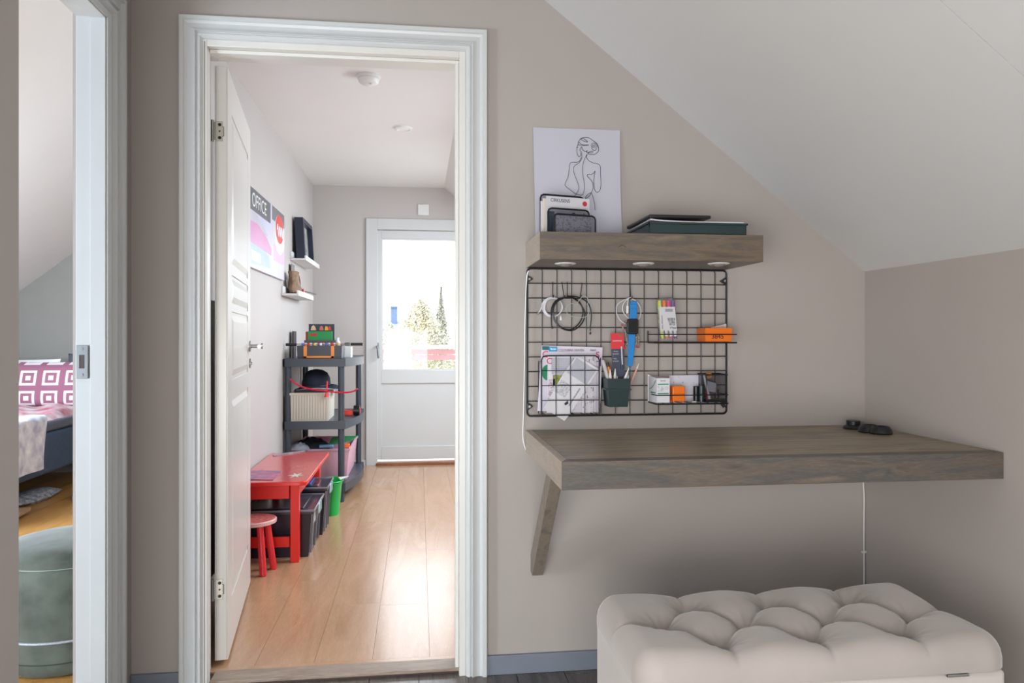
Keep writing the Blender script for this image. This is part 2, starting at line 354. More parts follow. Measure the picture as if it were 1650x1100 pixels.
# baseboards
structure('baseboard_back', MB().box(.2235, XR, -.013, 0, 0, .063), M['base'], 'blue grey skirting board under the desk', 'skirting', bevel=.002)
structure('baseboard_left', MB().box(XL, -.7465, -.013, 0, 0, .063), M['base'], 'short blue grey skirting board between the two door frames', 'skirting', bevel=.002)
structure('baseboard_far', MB().box(XL+.0, -.45, YF-.012, YF, FZ, .06), M['white'], 'white skirting board in the playroom corner left of the balcony door', 'skirting')
structure('baseboard_playroom', MB().box(XL, XL+.012, 1.05, YF, FZ, .06), M['white'], 'white skirting board behind the red table', 'skirting')

# door casings (mitred moulding, profile u from outer to inner edge, v proud of wall)
PROF = [(0,0),(0,.019),(.003,.022),(.014,.022),(.0165,.015),(.024,.0115),(.034,.0125),(.042,.017),(.0475,.0205),(.0495,.0205),(.0505,.012),(.053,.0125),(.057,.0165),(.063,.0155),(.068,.010),(.0705,.004),(.072,.004),(.072,0)]
def casing(label, A, B, zt, base, nrm, z0=0, cat='door casing', m=M['white']):
    """A,B: outer edges (2D points in plan) of the casing; nrm: direction it stands proud."""
    A = Vector(A); B = Vector(B); d = (B-A).normalized(); n = Vector(nrm)
    t = thing(base, label, cat, ((A.x+B.x)/2, (A.y+B.y)/2, z0), kind='structure')
    def strip(ends): # two loops
        k = len(PROF); vs = ends[0]+ends[1]
        return MB().add(vs, [list(range(k))[::-1], list(range(k, 2*k))]+[[i, i+1, i+1+k, i+k] for i in range(k-1)]+[[k-1, 0, k, 2*k-1]])
    for P0, s in ((A, 1), (B, -1)):
        lo = [Vector((*(P0+d*s*u+n*v).xy, z0)) if True else 0 for u, v in PROF]
        hi = [Vector((*(P0+d*s*u+n*v).xy, zt-u)) for u, v in PROF]
        part(t, 'side_board', strip((lo, hi)), m, smooth=True, angle=25)
    l = [Vector((*(A+d*u+n*v).xy, zt-u)) for u, v in PROF]; r = [Vector((*(B-d*u+n*v).xy, zt-u)) for u, v in PROF]
    part(t, 'head_board', strip((l, r)), m, smooth=True, angle=25)
    return t
casing('moulded white casing around the open playroom doorway', (-.7465, 0, 0), (.2235, 0, 0), 2.128, 'trim_1', (0, -1, 0))
casing('moulded white casing of the bedroom doorway at left', (XL, -.091, 0), (XL, -1.10, 0), 2.128, 'trim_2', (1, 0, 0))

# door frame 1 + leaf
fr = thing('door_1', 'white panelled door standing open into the playroom, with its frame', 'door', (-.26, .06, 0), kind='structure')
jamb = MB().box(-.7055, -.664, -.006, .030, .0, 2.057).box(-.7055, -.688, .030, WT, 0, 2.057)
part(fr, 'frame', jamb.box(.132, .1525, -.006, WT, 0, 2.057).box(-.664, .132, -.006, WT, 2.036, 2.057).box(-.688, -.664, .030, WT, 2.036, 2.057), M['doorwhite'], bevel=.0015)
part(fr, 'door_stop', MB().box(.120, .1315, .02, .06, .017, 2.024).box(-.663, .1315, .02, .06, 2.0242, 2.0355), M['doorwhite'], bevel=.0015)
part(fr, 'gasket', MB().box(-.6725, -.6705, -.0075, -.0055, .0, 2.05), mat('grey seal', (120, 116, 110), .6))
a_ = math.radians(7.24)
leaf = bpy.data.objects.new('leaf', None)
# leaf built in world coordinates by rotating local ones
LO = Vector((-.641, .160, 0)); LR = Matrix.Rotation(a_, 3, 'Z')
def leafmb(mb):
    mb.v = [LR @ v + LO for v in mb.v]; return mb
z0, z1 = .025, 2.03
lf = MB().box(-.038, -.004, 0, .825, z0, z1)
rails = [(z0, .20), (.90, .965), (1.205, 1.225), (1.335, 1.365), (1.90, z1)]
panels = [(.20, .90), (.965, 1.205), (1.225, 1.335), (1.365, 1.90)]
for s0, s1 in ((-.004, 0), (-.042, -.038)):
    lf.box(s0, s1, 0, .115, z0, z1).box(s0, s1, .71, .825, z0, z1)
    for a, b in rails: lf.box(s0, s1, .115, .71, a, b)
lfo = part(fr, 'leaf', leafmb(lf), M['doorwhite'], bevel=.0012)
for a, b in panels:
    i = .012; j = .034
    pm = MB().hexa([(-.004,.115+i,a+i),(-.004,.71-i,a+i),(-.004,.71-i,b-i),(-.004,.115+i,b-i)],
                   [(.002,.115+j,a+j),(.002,.71-j,a+j),(.002,.71-j,b-j),(.002,.115+j,b-j)])
    q = part(lfo, 'panel', leafmb(pm), M['doorwhite'], smooth=False)
hd = MB()
hz = 1.075
hd.cyl((0,.775,hz),(.006,.775,hz),.024).cyl((.004,.775,hz),(.05,.775,hz),.008).cyl((.05,.775,hz),(.056,.775,hz),.013)
hd.tube([(.045,.778,hz),(.05,.765,hz),(.05,.70,hz),(.049,.665,hz)], .0085, 10)
part(lfo, 'handle', leafmb(hd), M['steel'])
part(lfo, 'lock_rosette', leafmb(MB().cyl((0,.775,hz-.075),(.006,.775,hz-.075),.021).cyl((.006,.775,hz-.075),(.011,.775,hz-.075),.006)), M['steel'])
for hz_ in (1.81, .265):
    hm = MB().box(-.040, -.016, -.0022, .0, hz_-.034, hz_+.034)
    hg = part(fr, 'hinge', leafmb(hm), mat('hinge steel', (190, 184, 170), .35, metal=.6), bevel=.001)
    kn = MB().cyl((-.049,-.003,hz_-.036),(-.049,-.003,hz_+.036),.0055)
    kn.box(-.052, -.04, -.0030, -.001, hz_-.03, hz_+.03)
    part(hg, 'knuckle', leafmb(kn), M['steel'])
    for dz in (-.022, 0, .022):
        part(hg, 'screw', leafmb(MB().cyl((-.026,-.0022,hz_+dz),(-.026,-.0040,hz_+dz),.0055 if dz else .003)), M['screw'])
    part(hg, 'plate_rim', leafmb(MB().tube([(-.018,-.0024,hz_-.016),(-.013,-.0024,hz_-.016),(-.013,-.0024,hz_+.016),(-.018,-.0024,hz_+.016)], .0009)), M['screw'])
# threshold
th = thing('trim_3', 'greyed oak threshold board in the playroom doorway', 'threshold', (-.26, .06, 0), kind='structure')
part(th, 'board', MB().box(-.664, .132, .018, .098, .006, .0165), M['thresh'], bevel=.002)
part(th, 'riser', MB().box(-.70, .135, .022, WT+.01, -.03, .006), M['darkwood'], smooth=False)
part(th, 'laminate_strip', MB().box(-.688, .132, .098, WT, -.004, FZ), M['laminate'], smooth=False)

# door frame 2 (bedroom)
f2 = thing('door_2', 'white frame of the bedroom doorway with steel strike plate', 'door frame', (XL-.05, -.6, 0), kind='structure')
part(f2, 'frame', MB().box(-.975, XL+.006, D2Y1, D2Y1+.026, 0, 2.056).box(-.975, XL+.006, D2Y0-.026, D2Y0, 0, 2.056).box(-.975, XL+.006, D2Y0, D2Y1, 2.036, 2.056), M['white'], bevel=.0015)
part(f2, 'door_stop', MB().box(-.935, XL+.0, D2Y1-.003, D2Y1, 0, 2.036).box(-.935, XL, D2Y0, D2Y1, 2.033, 2.036), M['white'], bevel=.001)
sp = part(f2, 'strike_plate', MB().box(-.972, -.9395, D2Y1-.0055, D2Y1-.002, .998, 1.093), mat('zinc plate', (165, 170, 174), .3, metal=.7), bevel=.001, smooth=False)
part(sp, 'latch_hole', MB().box(-.963, -.949, D2Y1-.0062, D2Y1-.005, 1.027, 1.066), M['darkwood'])
part(sp, 'latch_tongue', MB().box(-.969, -.962, D2Y1-.0075, D2Y1-.0055, 1.03, 1.063), M['steel'])
for dz in (1.009, 1.083):
    part(sp, 'screw', MB().cyl((-.956, D2Y1-.0055, dz), (-.956, D2Y1-.0068, dz), .0042), M['steel'])

# balcony door
b3 = thing('door_3', 'white balcony door with large glass pane in the gable wall', 'door', (0, YF, 0), kind='structure')
YD = YF-.0
part(b3, 'casing', MB().box(-.447, -.352, YF-.018, YF, FZ, 2.125).box(.44, .56, YF-.018, YF, FZ, 2.125).box(-.352, .44, YF-.018, YF, 2.03, 2.125), M['white'], bevel=.002)
part(b3, 'frame', MB().box(-.41, -.365, YF-.004, YF+.1, FZ, 2.06).box(.44, .5, YF-.004, YF+.1, FZ, 2.06).box(-.365, .44, YF-.004, YF+.1, 2.03, 2.06), M['white'], bevel=.002)
gx0, gx1, gz0, gz1 = PY(614.5, 500, YF).x, .345, .822, 1.957
lf3 = part(b3, 'leaf', MB().box(-.360, gx0, YF-.006, YF+.05, .06, 2.025).box(gx1, .435, YF-.006, YF+.05, .06, 2.025)
           .box(gx0, gx1, YF-.006, YF+.05, gz1, 2.025).box(gx0, gx1, YF-.006, YF+.05, gz0-.11, gz0).box(gx0, gx1, YF-.006, YF+.05, .06, .17).box(gx0-.01, gx1+.01, YF+.006, YF+.04, .15, gz0-.1), M['white'], bevel=.0025)
part(lf3, 'pane', MB().box(gx0-.008, gx1+.008, YF+.02, YF+.024, gz0-.008, gz1+.008), M['glass'], smooth=False)
part(lf3, 'glazing_bead', MB().box(gx0, gx0+.012, YF-.002, YF+.02, gz0, gz1).box(gx1-.012, gx1, YF-.002, YF+.02, gz0, gz1).box(gx0+.0121, gx1-.0121, YF-.002, YF+.02, gz1-.012, gz1).box(gx0+.0121, gx1-.0121, YF-.002, YF+.02, gz0, gz0+.012), M['white'])
hx = PY(608, 560, YF).x
part(lf3, 'handle', MB().box(hx-.012, hx+.012, YF-.014, YF-.006, .93, 1.06).cyl((hx, YF-.012, 1.03), (hx, YF-.05, 1.03), .009).tube([(hx, YF-.05, 1.03), (hx+.005, YF-.052, 1.01), (hx+.012, YF-.055, .93)], .008, 8), mat('dark steel', (110, 112, 118), .35, metal=.8), bevel=.001)
part(b3, 'sill_board', MB().box(-.36, .5, YF-.045, YF+.06, FZ, .034), wood('red brown sill', [(128, 76, 46), (158, 102, 66)], (1, 5, 5), 4), bevel=.003)
solo('thermostat', MB().box(PY(673, 330, YF).x, PY(691, 330, YF).x, YF-.012, YF, PY(682, 347, YF).z, PY(682, 329, YF).z), M['whitepl'], 'small square white wall plate above the balcony door', 'wall plate', bevel=.006)
th_ = bpy.data.objects['thermostat']; 
part(th_, 'button', MB().cyl((PY(682, 338, YF).x, YF-.012, PY(682, 338, YF).z), (PY(682, 338, YF).x, YF-.0145, PY(682, 338, YF).z), .018, n=20), M['whitepl'])

# ceiling fittings
p = Vector((-.245, 1.265, CE))
sm = thing('smoke_alarm', 'round white smoke alarm on the playroom ceiling', 'smoke alarm', (p.x, p.y, CE-.045), local=True)
part(sm, 'base', MB().lathe((0, 0, 0), [(.03,.028),(.055,.03),(.058,.038),(.056,.045)], 32), M['whitepl'])
part(sm, 'cover', MB().lathe((0, 0, 0), [(.012,.0),(.036,.003),(.048,.012),(.052,.026),(.05,.03)], 32), M['whitepl'])
part(sm, 'button', MB().cyl((.01, -.02, .003), (.01, -.02, -.002), .006), M['greybox'])
q = Vector((-.0945, 2.17, CE))
dl = thing('ceiling_spotlight', 'flat round white fitting further back on the playroom ceiling', 'ceiling light', (q.x, q.y, CE-.012), local=True)
part(dl, 'ring', MB().lathe((0, 0, 0), [(.036,.006),(.04,.0),(.052,.002),(.055,.012)], 32), M['whitepl'])
part(dl, 'lens', MB().cyl((0, 0, .008), (0, 0, .003), .037, n=28), M['whitepl'])

# ============================================================ DESK
DX, DYF, DZT, DTH = .353, -.633, .806, .071
dk = thing('wall_desk', 'thick grey brown stained wooden wall desk below the wire grid', 'desk', (.95, -.3, .735))
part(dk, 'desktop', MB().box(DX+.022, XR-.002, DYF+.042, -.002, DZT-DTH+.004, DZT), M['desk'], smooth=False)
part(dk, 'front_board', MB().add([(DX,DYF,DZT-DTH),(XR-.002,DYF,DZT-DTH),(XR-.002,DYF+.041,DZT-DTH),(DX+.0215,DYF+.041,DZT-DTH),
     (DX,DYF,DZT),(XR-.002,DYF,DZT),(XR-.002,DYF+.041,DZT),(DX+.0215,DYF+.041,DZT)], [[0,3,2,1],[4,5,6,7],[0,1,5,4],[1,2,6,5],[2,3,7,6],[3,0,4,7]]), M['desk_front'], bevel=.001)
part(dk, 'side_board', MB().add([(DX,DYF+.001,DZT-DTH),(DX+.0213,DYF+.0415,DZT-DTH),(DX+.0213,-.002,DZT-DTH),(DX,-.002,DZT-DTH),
     (DX,DYF+.001,DZT),(DX+.0213,DYF+.0415,DZT),(DX+.0213,-.002,DZT),(DX,-.002,DZT)], [[0,3,2,1],[4,5,6,7],[0,1,5,4],[1,2,6,5],[2,3,7,6],[3,0,4,7]]), M['desk_end'], label='end board with light from the left in its colour', bevel=.001)
# diagonal brace from wall foot up to the desk underside
bw = .0365
bx = .3700
def zb(y): return y
foot = PY(855, 921, 0); 
zf = .335
part(dk, 'brace', MB().prism([(bx, -.001, zf), (bx, -.036, zf-.004), (bx, -.40, DZT-DTH), (bx, -.325, DZT-DTH), (bx, -.001, zf+.055)], (bw, 0, 0)), wood('brown grey brace', [(104, 96, 88), (138, 126, 112), (120, 110, 100)], (8, 8, 1.3), 2.6, .45, .15), bevel=.0012)
part(dk, 'screw', MB().cyl((bx+.018, -.034, zf+.012), (bx+.018, -.040, zf+.012), .004), M['steel'])

# ============================================================ SHELF
SX0, SX1, SYF, SZ0, SZ1 = .3536, 1.045, -.296, 1.346, 1.427
sh = thing('floating_shelf', 'thick brown stained floating shelf above the wire grid', 'shelf', (.7, -.15, SZ0))
part(sh, 'shelf_body', MB().box(SX0+.004, SX1, SYF+.004, -.002, SZ0+.0006, SZ1), M['shelfw'], smooth=False)
part(sh, 'front_board', MB().box(SX0, SX1, SYF, SYF+.0038, SZ0, SZ1+.0004), M['shelfw'], smooth=False, bevel=.0006)
part(sh, 'end_board', MB().box(SX0, SX0+.0038, SYF+.004, -.002, SZ0, SZ1+.0004), M['desk_end'], label='shelf end board coloured as lit from the left', smooth=False)
part(sh, 'knot', MB().tube([PY(996, 398.5, SYF-.0002), PY(1000, 395.5, SYF-.0002), PY(1004, 395, SYF-.0002), PY(1009, 398.5, SYF-.0002)], .0008, 5, smooth=4), M['darkwood'])
for px in (911, 1037, 1158):
    c = PZ(px, 424.5, SZ0)
    s_ = part(sh, 'spotlight', MB().lathe((c.x, c.y, SZ0), [(.020,.0),(.022,-.003),(.028,-.0035),(.033,-.0015),(.034,.0006)], 32), M['whitepl'], label='white recessed ring spotlight')
    part(s_, 'lamp', MB().lathe((c.x, c.y, SZ0-.003), [(.0005,-.007),(.010,-.006),(.016,-.003),(.0195,.001)], 24), mat('frosted lamp cover', (150, 140, 136), .4))

# ============================================================ WIRE GRID
GX0, GX1, GZ0, GZ1, GY = .3566, 1.0467, .854, 1.3435, -.016
gr = thing('wire_grid', 'black wire grid board mounted between shelf and desk', 'grid board', (.7, -.01, GZ0))
rc = .012
def rrect(x0, x1, z0, z1, y, r, n=4):
    out = []
    for cx, cz, a0 in ((x1-r, z1-r, 0), (x0+r, z1-r, 90), (x0+r, z0+r, 180), (x1-r, z0+r, 270)):
        for k in range(n+1):
            a = math.radians(a0+90*k/n); out.append((cx+r*math.cos(a), y, cz+r*math.sin(a)))
    return out
part(gr, 'frame', MB().tube(rrect(GX0, GX1, GZ0, GZ1, GY, rc), .0033, 8, closed=True), M['black'])
xs = [GX0+.0499*i for i in range(1, 14)]; zs = [GZ0+.04895*i for i in range(1, 10)]
wv = bpy.data.meshes
for x in xs: part(gr, 'wire', MB().tube([(x, GY-.002, GZ0), (x, GY-.002, GZ1-.008), (x-.004, GY-.001, GZ1)], .00155, 6), M['black'])
for z in zs: part(gr, 'wire', MB().cyl((GX0, GY+.0015, z), (GX1, GY+.0015, z), .00155, n=6), M['black'])
for x, z, s in ((GX0+.008, GZ1-.035, 1), (GX1-.008, GZ1-.035, -1), (GX0+.008, GZ0+.032, 1), (GX1-.008, GZ0+.032, -1)):
    c_ = part(gr, 'wall_clip', MB().prism([(x-s*.01, 0, z-.014), (x+s*.012, 0, z), (x-s*.01, 0, z+.014)], (0, GY-.004, 0)), M['blackpl'], bevel=.002)
    part(c_, 'screw', MB().cyl((x-s*.001, GY-.004, z), (x-s*.001, GY-.0055, z), .004), M['steel'])

# cables of the shelf lamps
pts = [PY(852, 436, -.026), PY(848.5, 450, -.020), PY(846, 520, -.004), PY(845, 600, -.004), PY(843.5, 670, -.004), PY(842.5, 700, -.004), PY(844.5, 716, -.004), PY(849, 728, -.004)]
solo('power_cord', MB().tube(pts, .0022, 6, smooth=5), M['whitepl'], 'thin white cord running down from shelf to desk left of the wire grid', 'cord')
cc = XR-.006
c1 = solo('power_cord', MB().tube([(cc, -.006, .79), (cc-.002, -.006, .70), (cc-.003, -.006, .60), (cc, -.006, .55), (cc-.001, -.006, .42), (cc, -.006, .2), (cc-.001, -.006, .07)], .0025, 6, smooth=5), M['whitepl'], 'white cord hanging in the room corner below the desk', 'cord')
part(c1, 'cable_clip', MB().box(cc-.008, cc+.006, -.010, -.001, .355, .362), M['whitepl'])

# ============================================================ POSTER ON SHELF
ps = thing('line_art_poster', 'white paper with a continuous line drawing of a bare back, propped on the shelf', 'poster', tuple(PY(930, 390, -.012)))
pc = [PY(859, 205, -.004), PY(999, 210, -.004), PY(1004.5, 388, -.022), PY(862.5, 389, -.022)]
pc[2].z = SZ1+.0008; pc[3].z = SZ1+.0008
def psurf(u, v):
    a = pc[0].lerp(pc[1], u); b = pc[3].lerp(pc[2], u); p = a.lerp(b, v)
    p.x += .004*math.sin(v*2.6)*(.3 if u < .5 else -1.0)*abs(2*u-1); p.y -= .0015*math.sin(math.pi*u); return p
part(ps, 'sheet', MB().sheet(psurf, 8, 10, (0, .0012, 0)), M['paper'])
def zl(pts):  # drawing coordinates measured on a 917x1100 enlargement of the sheet
    out = []
    for a, b in pts:
        px, py = 900+a/9.17, 210+b/9.17
        v = (py-205)/(388-205); y = -.0045-.018*v-.0022
        out.append(PY(px, py, y))
    return out
L_ = [
 [(180,1015),(250,950),(290,890),(300,830),(270,740),(235,650),(218,570),(240,520),(300,480),(335,430),(345,380),(335,320),(315,290),(340,240),(350,270),(365,295),(400,310),(430,295),(410,320),(440,325),(480,305),(510,312),(490,330),(455,328),(430,340),(480,355),(540,350),(585,310),(592,260),(570,200),(520,160),(460,115),(400,102),(330,118),(300,160),(285,210),(270,270),(275,340),(300,388),(325,370),(330,330)],
 [(335,400),(310,450),(270,470),(200,470),(165,500),(155,600),(135,700),(95,790),(110,830),(190,890),(260,940),(340,955),(370,920),(382,840),(375,740),(355,640),(355,540),(375,450),(400,390),(425,350),(412,390),(440,440),(510,480),(570,490),(615,530),(620,640),(625,760),(622,840),(600,900),(565,912),(535,880),(522,800),(525,680),(540,600),(500,645),(430,652),(430,685),(490,750),(510,820),(500,880),(460,960),(400,1008),(410,970),(455,930),(485,930),(510,990),(525,1060),(532,1100),(540,1180)],
 [(330,120),(360,118),(400,140),(430,170),(395,165),(345,145),(330,120)],
 [(300,170),(330,200),(370,215),(450,215),(410,222),(350,220),(290,210),(300,170)],
 [(480,230),(495,195),(530,195),(555,240),(550,290),(520,295),(490,260),(500,220),(525,222),(530,245),(510,250),(500,235)],
 [(265,252),(285,250)], [(520,160),(560,200),(585,250)],
]
dm = MB()
for l in L_: dm.tube(zl(l), .00075, 5, smooth=4)
part(ps, 'line_drawing', dm, M['ink'])

# ============================================================ LETTER SORTER + CONTENT
so = thing('letter_sorter', 'black mesh letter sorter with three stepped dividers on the floating shelf', 'letter sorter', (.463, -.182, SZ1+.0008), rz=math.radians(15), local=True)
meshm = glassy('black wire mesh', (.74, .74, .77), .03, .4)
def frame_u(w, h, y, r=.012):
    return [(-w/2, y, 0), (-w/2, y, h-r), (-w/2+r*.3, y, h-r*.3), (-w/2+r, y, h), (w/2-r, y, h), (w/2-r*.3, y, h-r*.3), (w/2, y, h-r), (w/2, y, 0)]
part(so, 'base', MB().box(-.072, .072, -.045, .05, 0, .003), M['black'])
for w_, h_, y_ in ((.152, .136, .046), (.142, .086, 0), (.142, .062, -.042)):
    d_ = part(so, 'divider', MB().tube(frame_u(w_, h_, y_), .0028, 8), M['black'])
    part(d_, 'mesh_panel', MB().box(-w_/2+.003, w_/2-.003, y_-.0004, y_+.0004, .004, h_-.003), meshm, smooth=False)
def local_sheet(name, label, cat, m, w, h, t, y, x=0, tilt=0, group=None, z=SZ1+.0045):
    o = thing(name, label, cat, (.463, -.182, z), rz=math.radians(15), local=True, group=group)
    c_, s_ = math.cos(tilt), math.sin(tilt)
    b = MB().box(-w/2, w/2, -t/2, t/2, 0, h); b.v = [Vector((x+v.x*c_-v.z*s_, y+v.y, v.x*s_+v.z*c_)) for v in b.v]
    zmin = min(v.z for v in b.v); 
    for v in b.v: v.z -= zmin
    part(o, 'pages', b, m, smooth=False); return o
mg = local_sheet('magazine', 'white magazine with small printed masthead and red logo in the shelf letter sorter', 'magazine', mat('magazine cover', (206, 205, 210), .4), .15, .125, .006, .030, .012)
text(mg, 'CIRKUSENS', .0155, (-.05, .0268, .108), X3, Z3, mat('blue ink', (60, 70, 110), .6), world=False, sx=.85)
part(mg, 'logo', MB().cyl((.070, .0272, .108), (.070, .0262, .108), .008, n=16), mat('logo red', (196, 40, 60), .5))
mg2 = local_sheet('booklet', 'cream booklet standing behind the white magazine in the letter sorter', 'booklet', mat('cream booklet', (222, 214, 200), .5), .13, .118, .004, .038, -.006)
mg3 = local_sheet('notebook', 'slate blue folder in the middle slot of the letter sorter', 'notebook', mat('slate folder', (84, 98, 116), .5), .125, .075, .003, .014, .0)
mg4 = local_sheet('envelope', 'white envelope with dark window in the middle slot of the letter sorter', 'envelope', M['paper2'], .10, .078, .0012, .008, .005)
part(mg4, 'window', MB().box(.015, .025, .0066, .0072, .058, .074), mat('grey window', (70, 80, 96), .3))
mg5 = local_sheet('leaflet', 'small printed leaflet in the front slot of the letter sorter', 'leaflet', printed('leaflet print', (196, 196, 200), (110, 110, 122), 260, .45, 'Z', 160), .12, .056, .001, -.035, 0)
mg6 = local_sheet('paper_sheet', 'thin curled white sheets at the left edge of the letter sorter', 'paper', M['paper2'], .13, .11, .002, .0425, -.012)

# ============================================================ DOCUMENT TRAY + TABLET + PAPER
t0 = PY(1046, 362, -.285); t1 = PY(1203, 374, -.285)
tx0, tx1 = t0.x, t1.x; tz0 = SZ1+.0008; tz1 = tz0+.036
tr = thing('document_tray', 'dark green black plastic tray of papers on the floating shelf', 'tray', ((tx0+tx1)/2, -.16, tz0))
tb = MB().box(tx0, tx1, -.285, -.03, tz0, tz0+.004).box(tx0, tx1, -.285, -.281, tz0, tz1).box(tx0, tx1, -.034, -.03, tz0, tz1).box(tx0, tx0+.004, -.285, -.03, tz0, tz1).box(tx1-.004, tx1, -.285, -.03, tz0, tz1)
part(tr, 'tray_body', tb, M['darkgreen'], bevel=.0015)
part(tr, 'rim', MB().box(tx0-.004, tx1+.003, -.289, -.284, tz1-.006, tz1).box(tx0-.004, tx0+.002, -.289, -.028, tz1-.006, tz1).box(tx1-.002, tx1+.003, -.289, -.028, tz1-.006, tz1), M['darkgreen'], bevel=.001)
def paperstack(u, v):
    x = tx0+.008+(tx1-.004-tx0-.008)*u; return Vector((x, -.275+.23*v, tz1+.0015+.006*math.exp(-u*7)*(1-v*.3)))
part_ = MB().sheet(paperstack, 20, 3, (0, 0, .004))
solo('paper_stack', part_, M['paper2'], 'white sheets lying on top of the dark document tray', 'paper')
a = PY(1051, 348, -.285)
solo('tablet', MB().hexa([(tx0+.0, -.287, tz1+.0125), (PY(1146, 352, -.287).x, -.287, tz1+.0125), (PY(1146, 352, -.287).x, -.04, tz1+.0125), (tx0, -.04, tz1+.0125)],
     [(tx0, -.287, tz1+.0225), (PY(1146, 352, -.287).x, -.287, tz1+.0225), (PY(1146, 352, -.287).x, -.04, tz1+.0225), (tx0, -.04, tz1+.0225)]), M['blackpl'], 'flat black tablet lying on the papers of the shelf tray', 'tablet', bevel=.003)

# ============================================================ HOOKS + HANGING THINGS
GYF = GY-.004
def hook(px, py, px2, py2, label):
    a = PY(px, py, GYF); b = PY(px2, py2, GYF-.018)
    top = a+Vector((0, .005, .002))
    solo('wire_hook', MB().tube([top, a+Vector((0, -.002, .002)), a+Vector((0, -.003, -.004)), b+Vector((0, .004, .004)), b+Vector((0, 0, -.001)), b+Vector((0, -.008, -.001)), b+Vector((0, -.014, .006))], .0013, 6, smooth=3),
         M['black'], label, 'hook', group='wire hooks on the grid board')
hook(890.5, 456, 891, 478, 'black wire hook carrying the white coiled cable')
hook(905.5, 456, 909, 479, 'slanted black wire hook left over the black cable coil')
hook(914, 456, 914.5, 479, 'upright black wire hook over the middle of the black cable coil')
hook(937.5, 457, 935.5, 478, 'black wire hook carrying the clear cord')
hook(1014.5, 457, 1017, 480, 'black wire hook carrying the blue smartwatch')
def Q(pts, Y): return [PY(a, b, Y) for a, b in pts]
def zq(pts, Y, s=4.073, ox=830, oy=420): return [PY(ox+a/s, oy+b/s, Y) for a, b in pts]
# white coil
m_ = MB(); c = PY(889.5, 494.5, -.03)
for k in range(4):
    rr = .0335-.0012*k; ph = k*.8
    m_.tube([(c.x+(rr+.001*math.sin(3*t+ph))*math.cos(t)+.0015*k, -.026-.0025*k, c.z+rr*.98*math.sin(t)+.001*math.sin(2*t+ph)) for t in [2*math.pi*i/36 for i in range(36)]], .0016, 6, closed=True)
wc = solo('coiled_cable', m_.tube(zq([(175,300),(165,325),(150,345)], -.034), .0018, 6), mat('white cable', (220, 220, 224), .45), 'coiled white charging cable hanging left on the grid', 'cable', group='cables on the grid board')
part(wc, 'plug', MB().cyl(*zq([(155,338),(147,352)], -.034), .0028), M['steel'])
# black coil
m_ = MB()
m_.tube(zq([(240,430),(238,370),(240,310),(270,260),(330,240),(390,245),(435,290),(445,350),(420,410),(370,450),(310,440),(265,390),(250,330),(270,275),(320,245),(370,232),(430,245),(480,280),(500,350),(495,420),(492,460)], -.040), .0021, 8, smooth=5)
m_.tube(zq([(245,345),(255,290),(300,250),(360,240),(415,270),(455,330),(450,390),(410,440),(360,458),(300,440),(260,395),(245,345)], -.045), .0021, 8, smooth=5)
bc = solo('coiled_cable', m_, M['blackpl'], 'coiled black cable with two plugs hanging on the grid', 'cable', group='cables on the grid board')
for (x, y) in ((244, 438), (493, 475)):
    q = PY(830+x/4.073, 420+y/4.073, -.042)
    pl = part(bc, 'plug', MB().box(q.x-.0028, q.x+.0028, -.0455, -.0395, q.z-.004, q.z+.004), M['blackpl'], bevel=.001)
    part(pl, 'connector', MB().box(q.x-.0019, q.x+.0019, -.0435, -.0415, q.z-.008, q.z-.004), M['steel'])
m_ = MB().tube(zq([(432,245),(445,230),(470,240),(483,265),(470,290)], -.052), .0011, 6, smooth=4)
m_.tube(zq([(410,290),(370,280),(340,300),(335,330),(360,360),(420,372),(470,365),(485,330),(480,290)], -.052), .0011, 6, smooth=4).tube(zq([(432,245),(412,270),(410,290)], -.052), .0011, 6, smooth=4)
solo('charging_cable', m_, mat('pale grey silicone', (176, 190, 190), .25), 'translucent pale cord looped in front of the black cable coil', 'cord')
q = PY(903.5, 513, -.05)
solo('usb_adapter', MB().box(q.x-.003, q.x+.003, -.052, -.046, q.z-.006, q.z+.004).box(q.x-.0016, q.x+.0016, -.050, -.048, q.z+.004, q.z+.009), M['whitepl'], 'tiny white plug hanging below the white coiled cable', 'plug', bevel=.0008)
# white charger cable behind watch
m_ = MB()
for l in ([(760,240),(710,260),(670,290),(665,340),(690,390),(725,415)], [(752,242),(715,275),(705,320),(725,360),(755,385)], [(760,245),(800,270),(825,320),(818,370),(800,395)], [(742,245),(738,290),(737,300)]):
    m_.tube(zq(l, -.036), .0014, 6, smooth=5)
wc2 = solo('charger_cable', m_, mat('white cable', (220, 220, 224), .45), 'thin white charger cable looped behind the blue smartwatch', 'cable', group='cables on the grid board')
part(wc2, 'plug', MB().cyl(*zq([(738,296),(737,345)], -.037), .0042, n=10), M['whitepl'])
# smartwatch
wt = thing('smartwatch', 'smartwatch with bright blue strap hanging from the grid', 'watch', tuple(PY(1020, 590, -.046)))
part(wt, 'upper_strap', MB().prism(zq([(757,266),(800,264),(802,330),(798,385),(752,385),(755,330)], -.046), (0, .004, 0)), M['blue'], bevel=.0012)
part(wt, 'strap_loop', MB().box(PY(1015.6, 490, -.048).x, PY(1026.8, 490, -.048).x, -.0485, -.041, PY(1020, 497, -.048).z, PY(1020, 490, -.048).z), M['blue'], bevel=.001)
part(wt, 'lower_strap', MB().prism(zq([(745,480),(788,483),(786,560),(772,685),(765,695),(742,693),(736,683),(744,570)], -.046), (0, .004, 0)), M['blue'], bevel=.0012)
part(wt, 'watch_case', MB().prism(zq([(737,388),(745,380),(803,380),(812,388),(810,472),(803,482),(745,482),(735,472)], -.052), (0, .011, 0)), M['blackpl'], bevel=.003, seg=3)
part(wt, 'screen', MB().prism(zq([(746,392),(801,392),(799,470),(745,470)], -.0526), (0, .001, 0)), mat('watch screen', (14, 18, 24), .08))
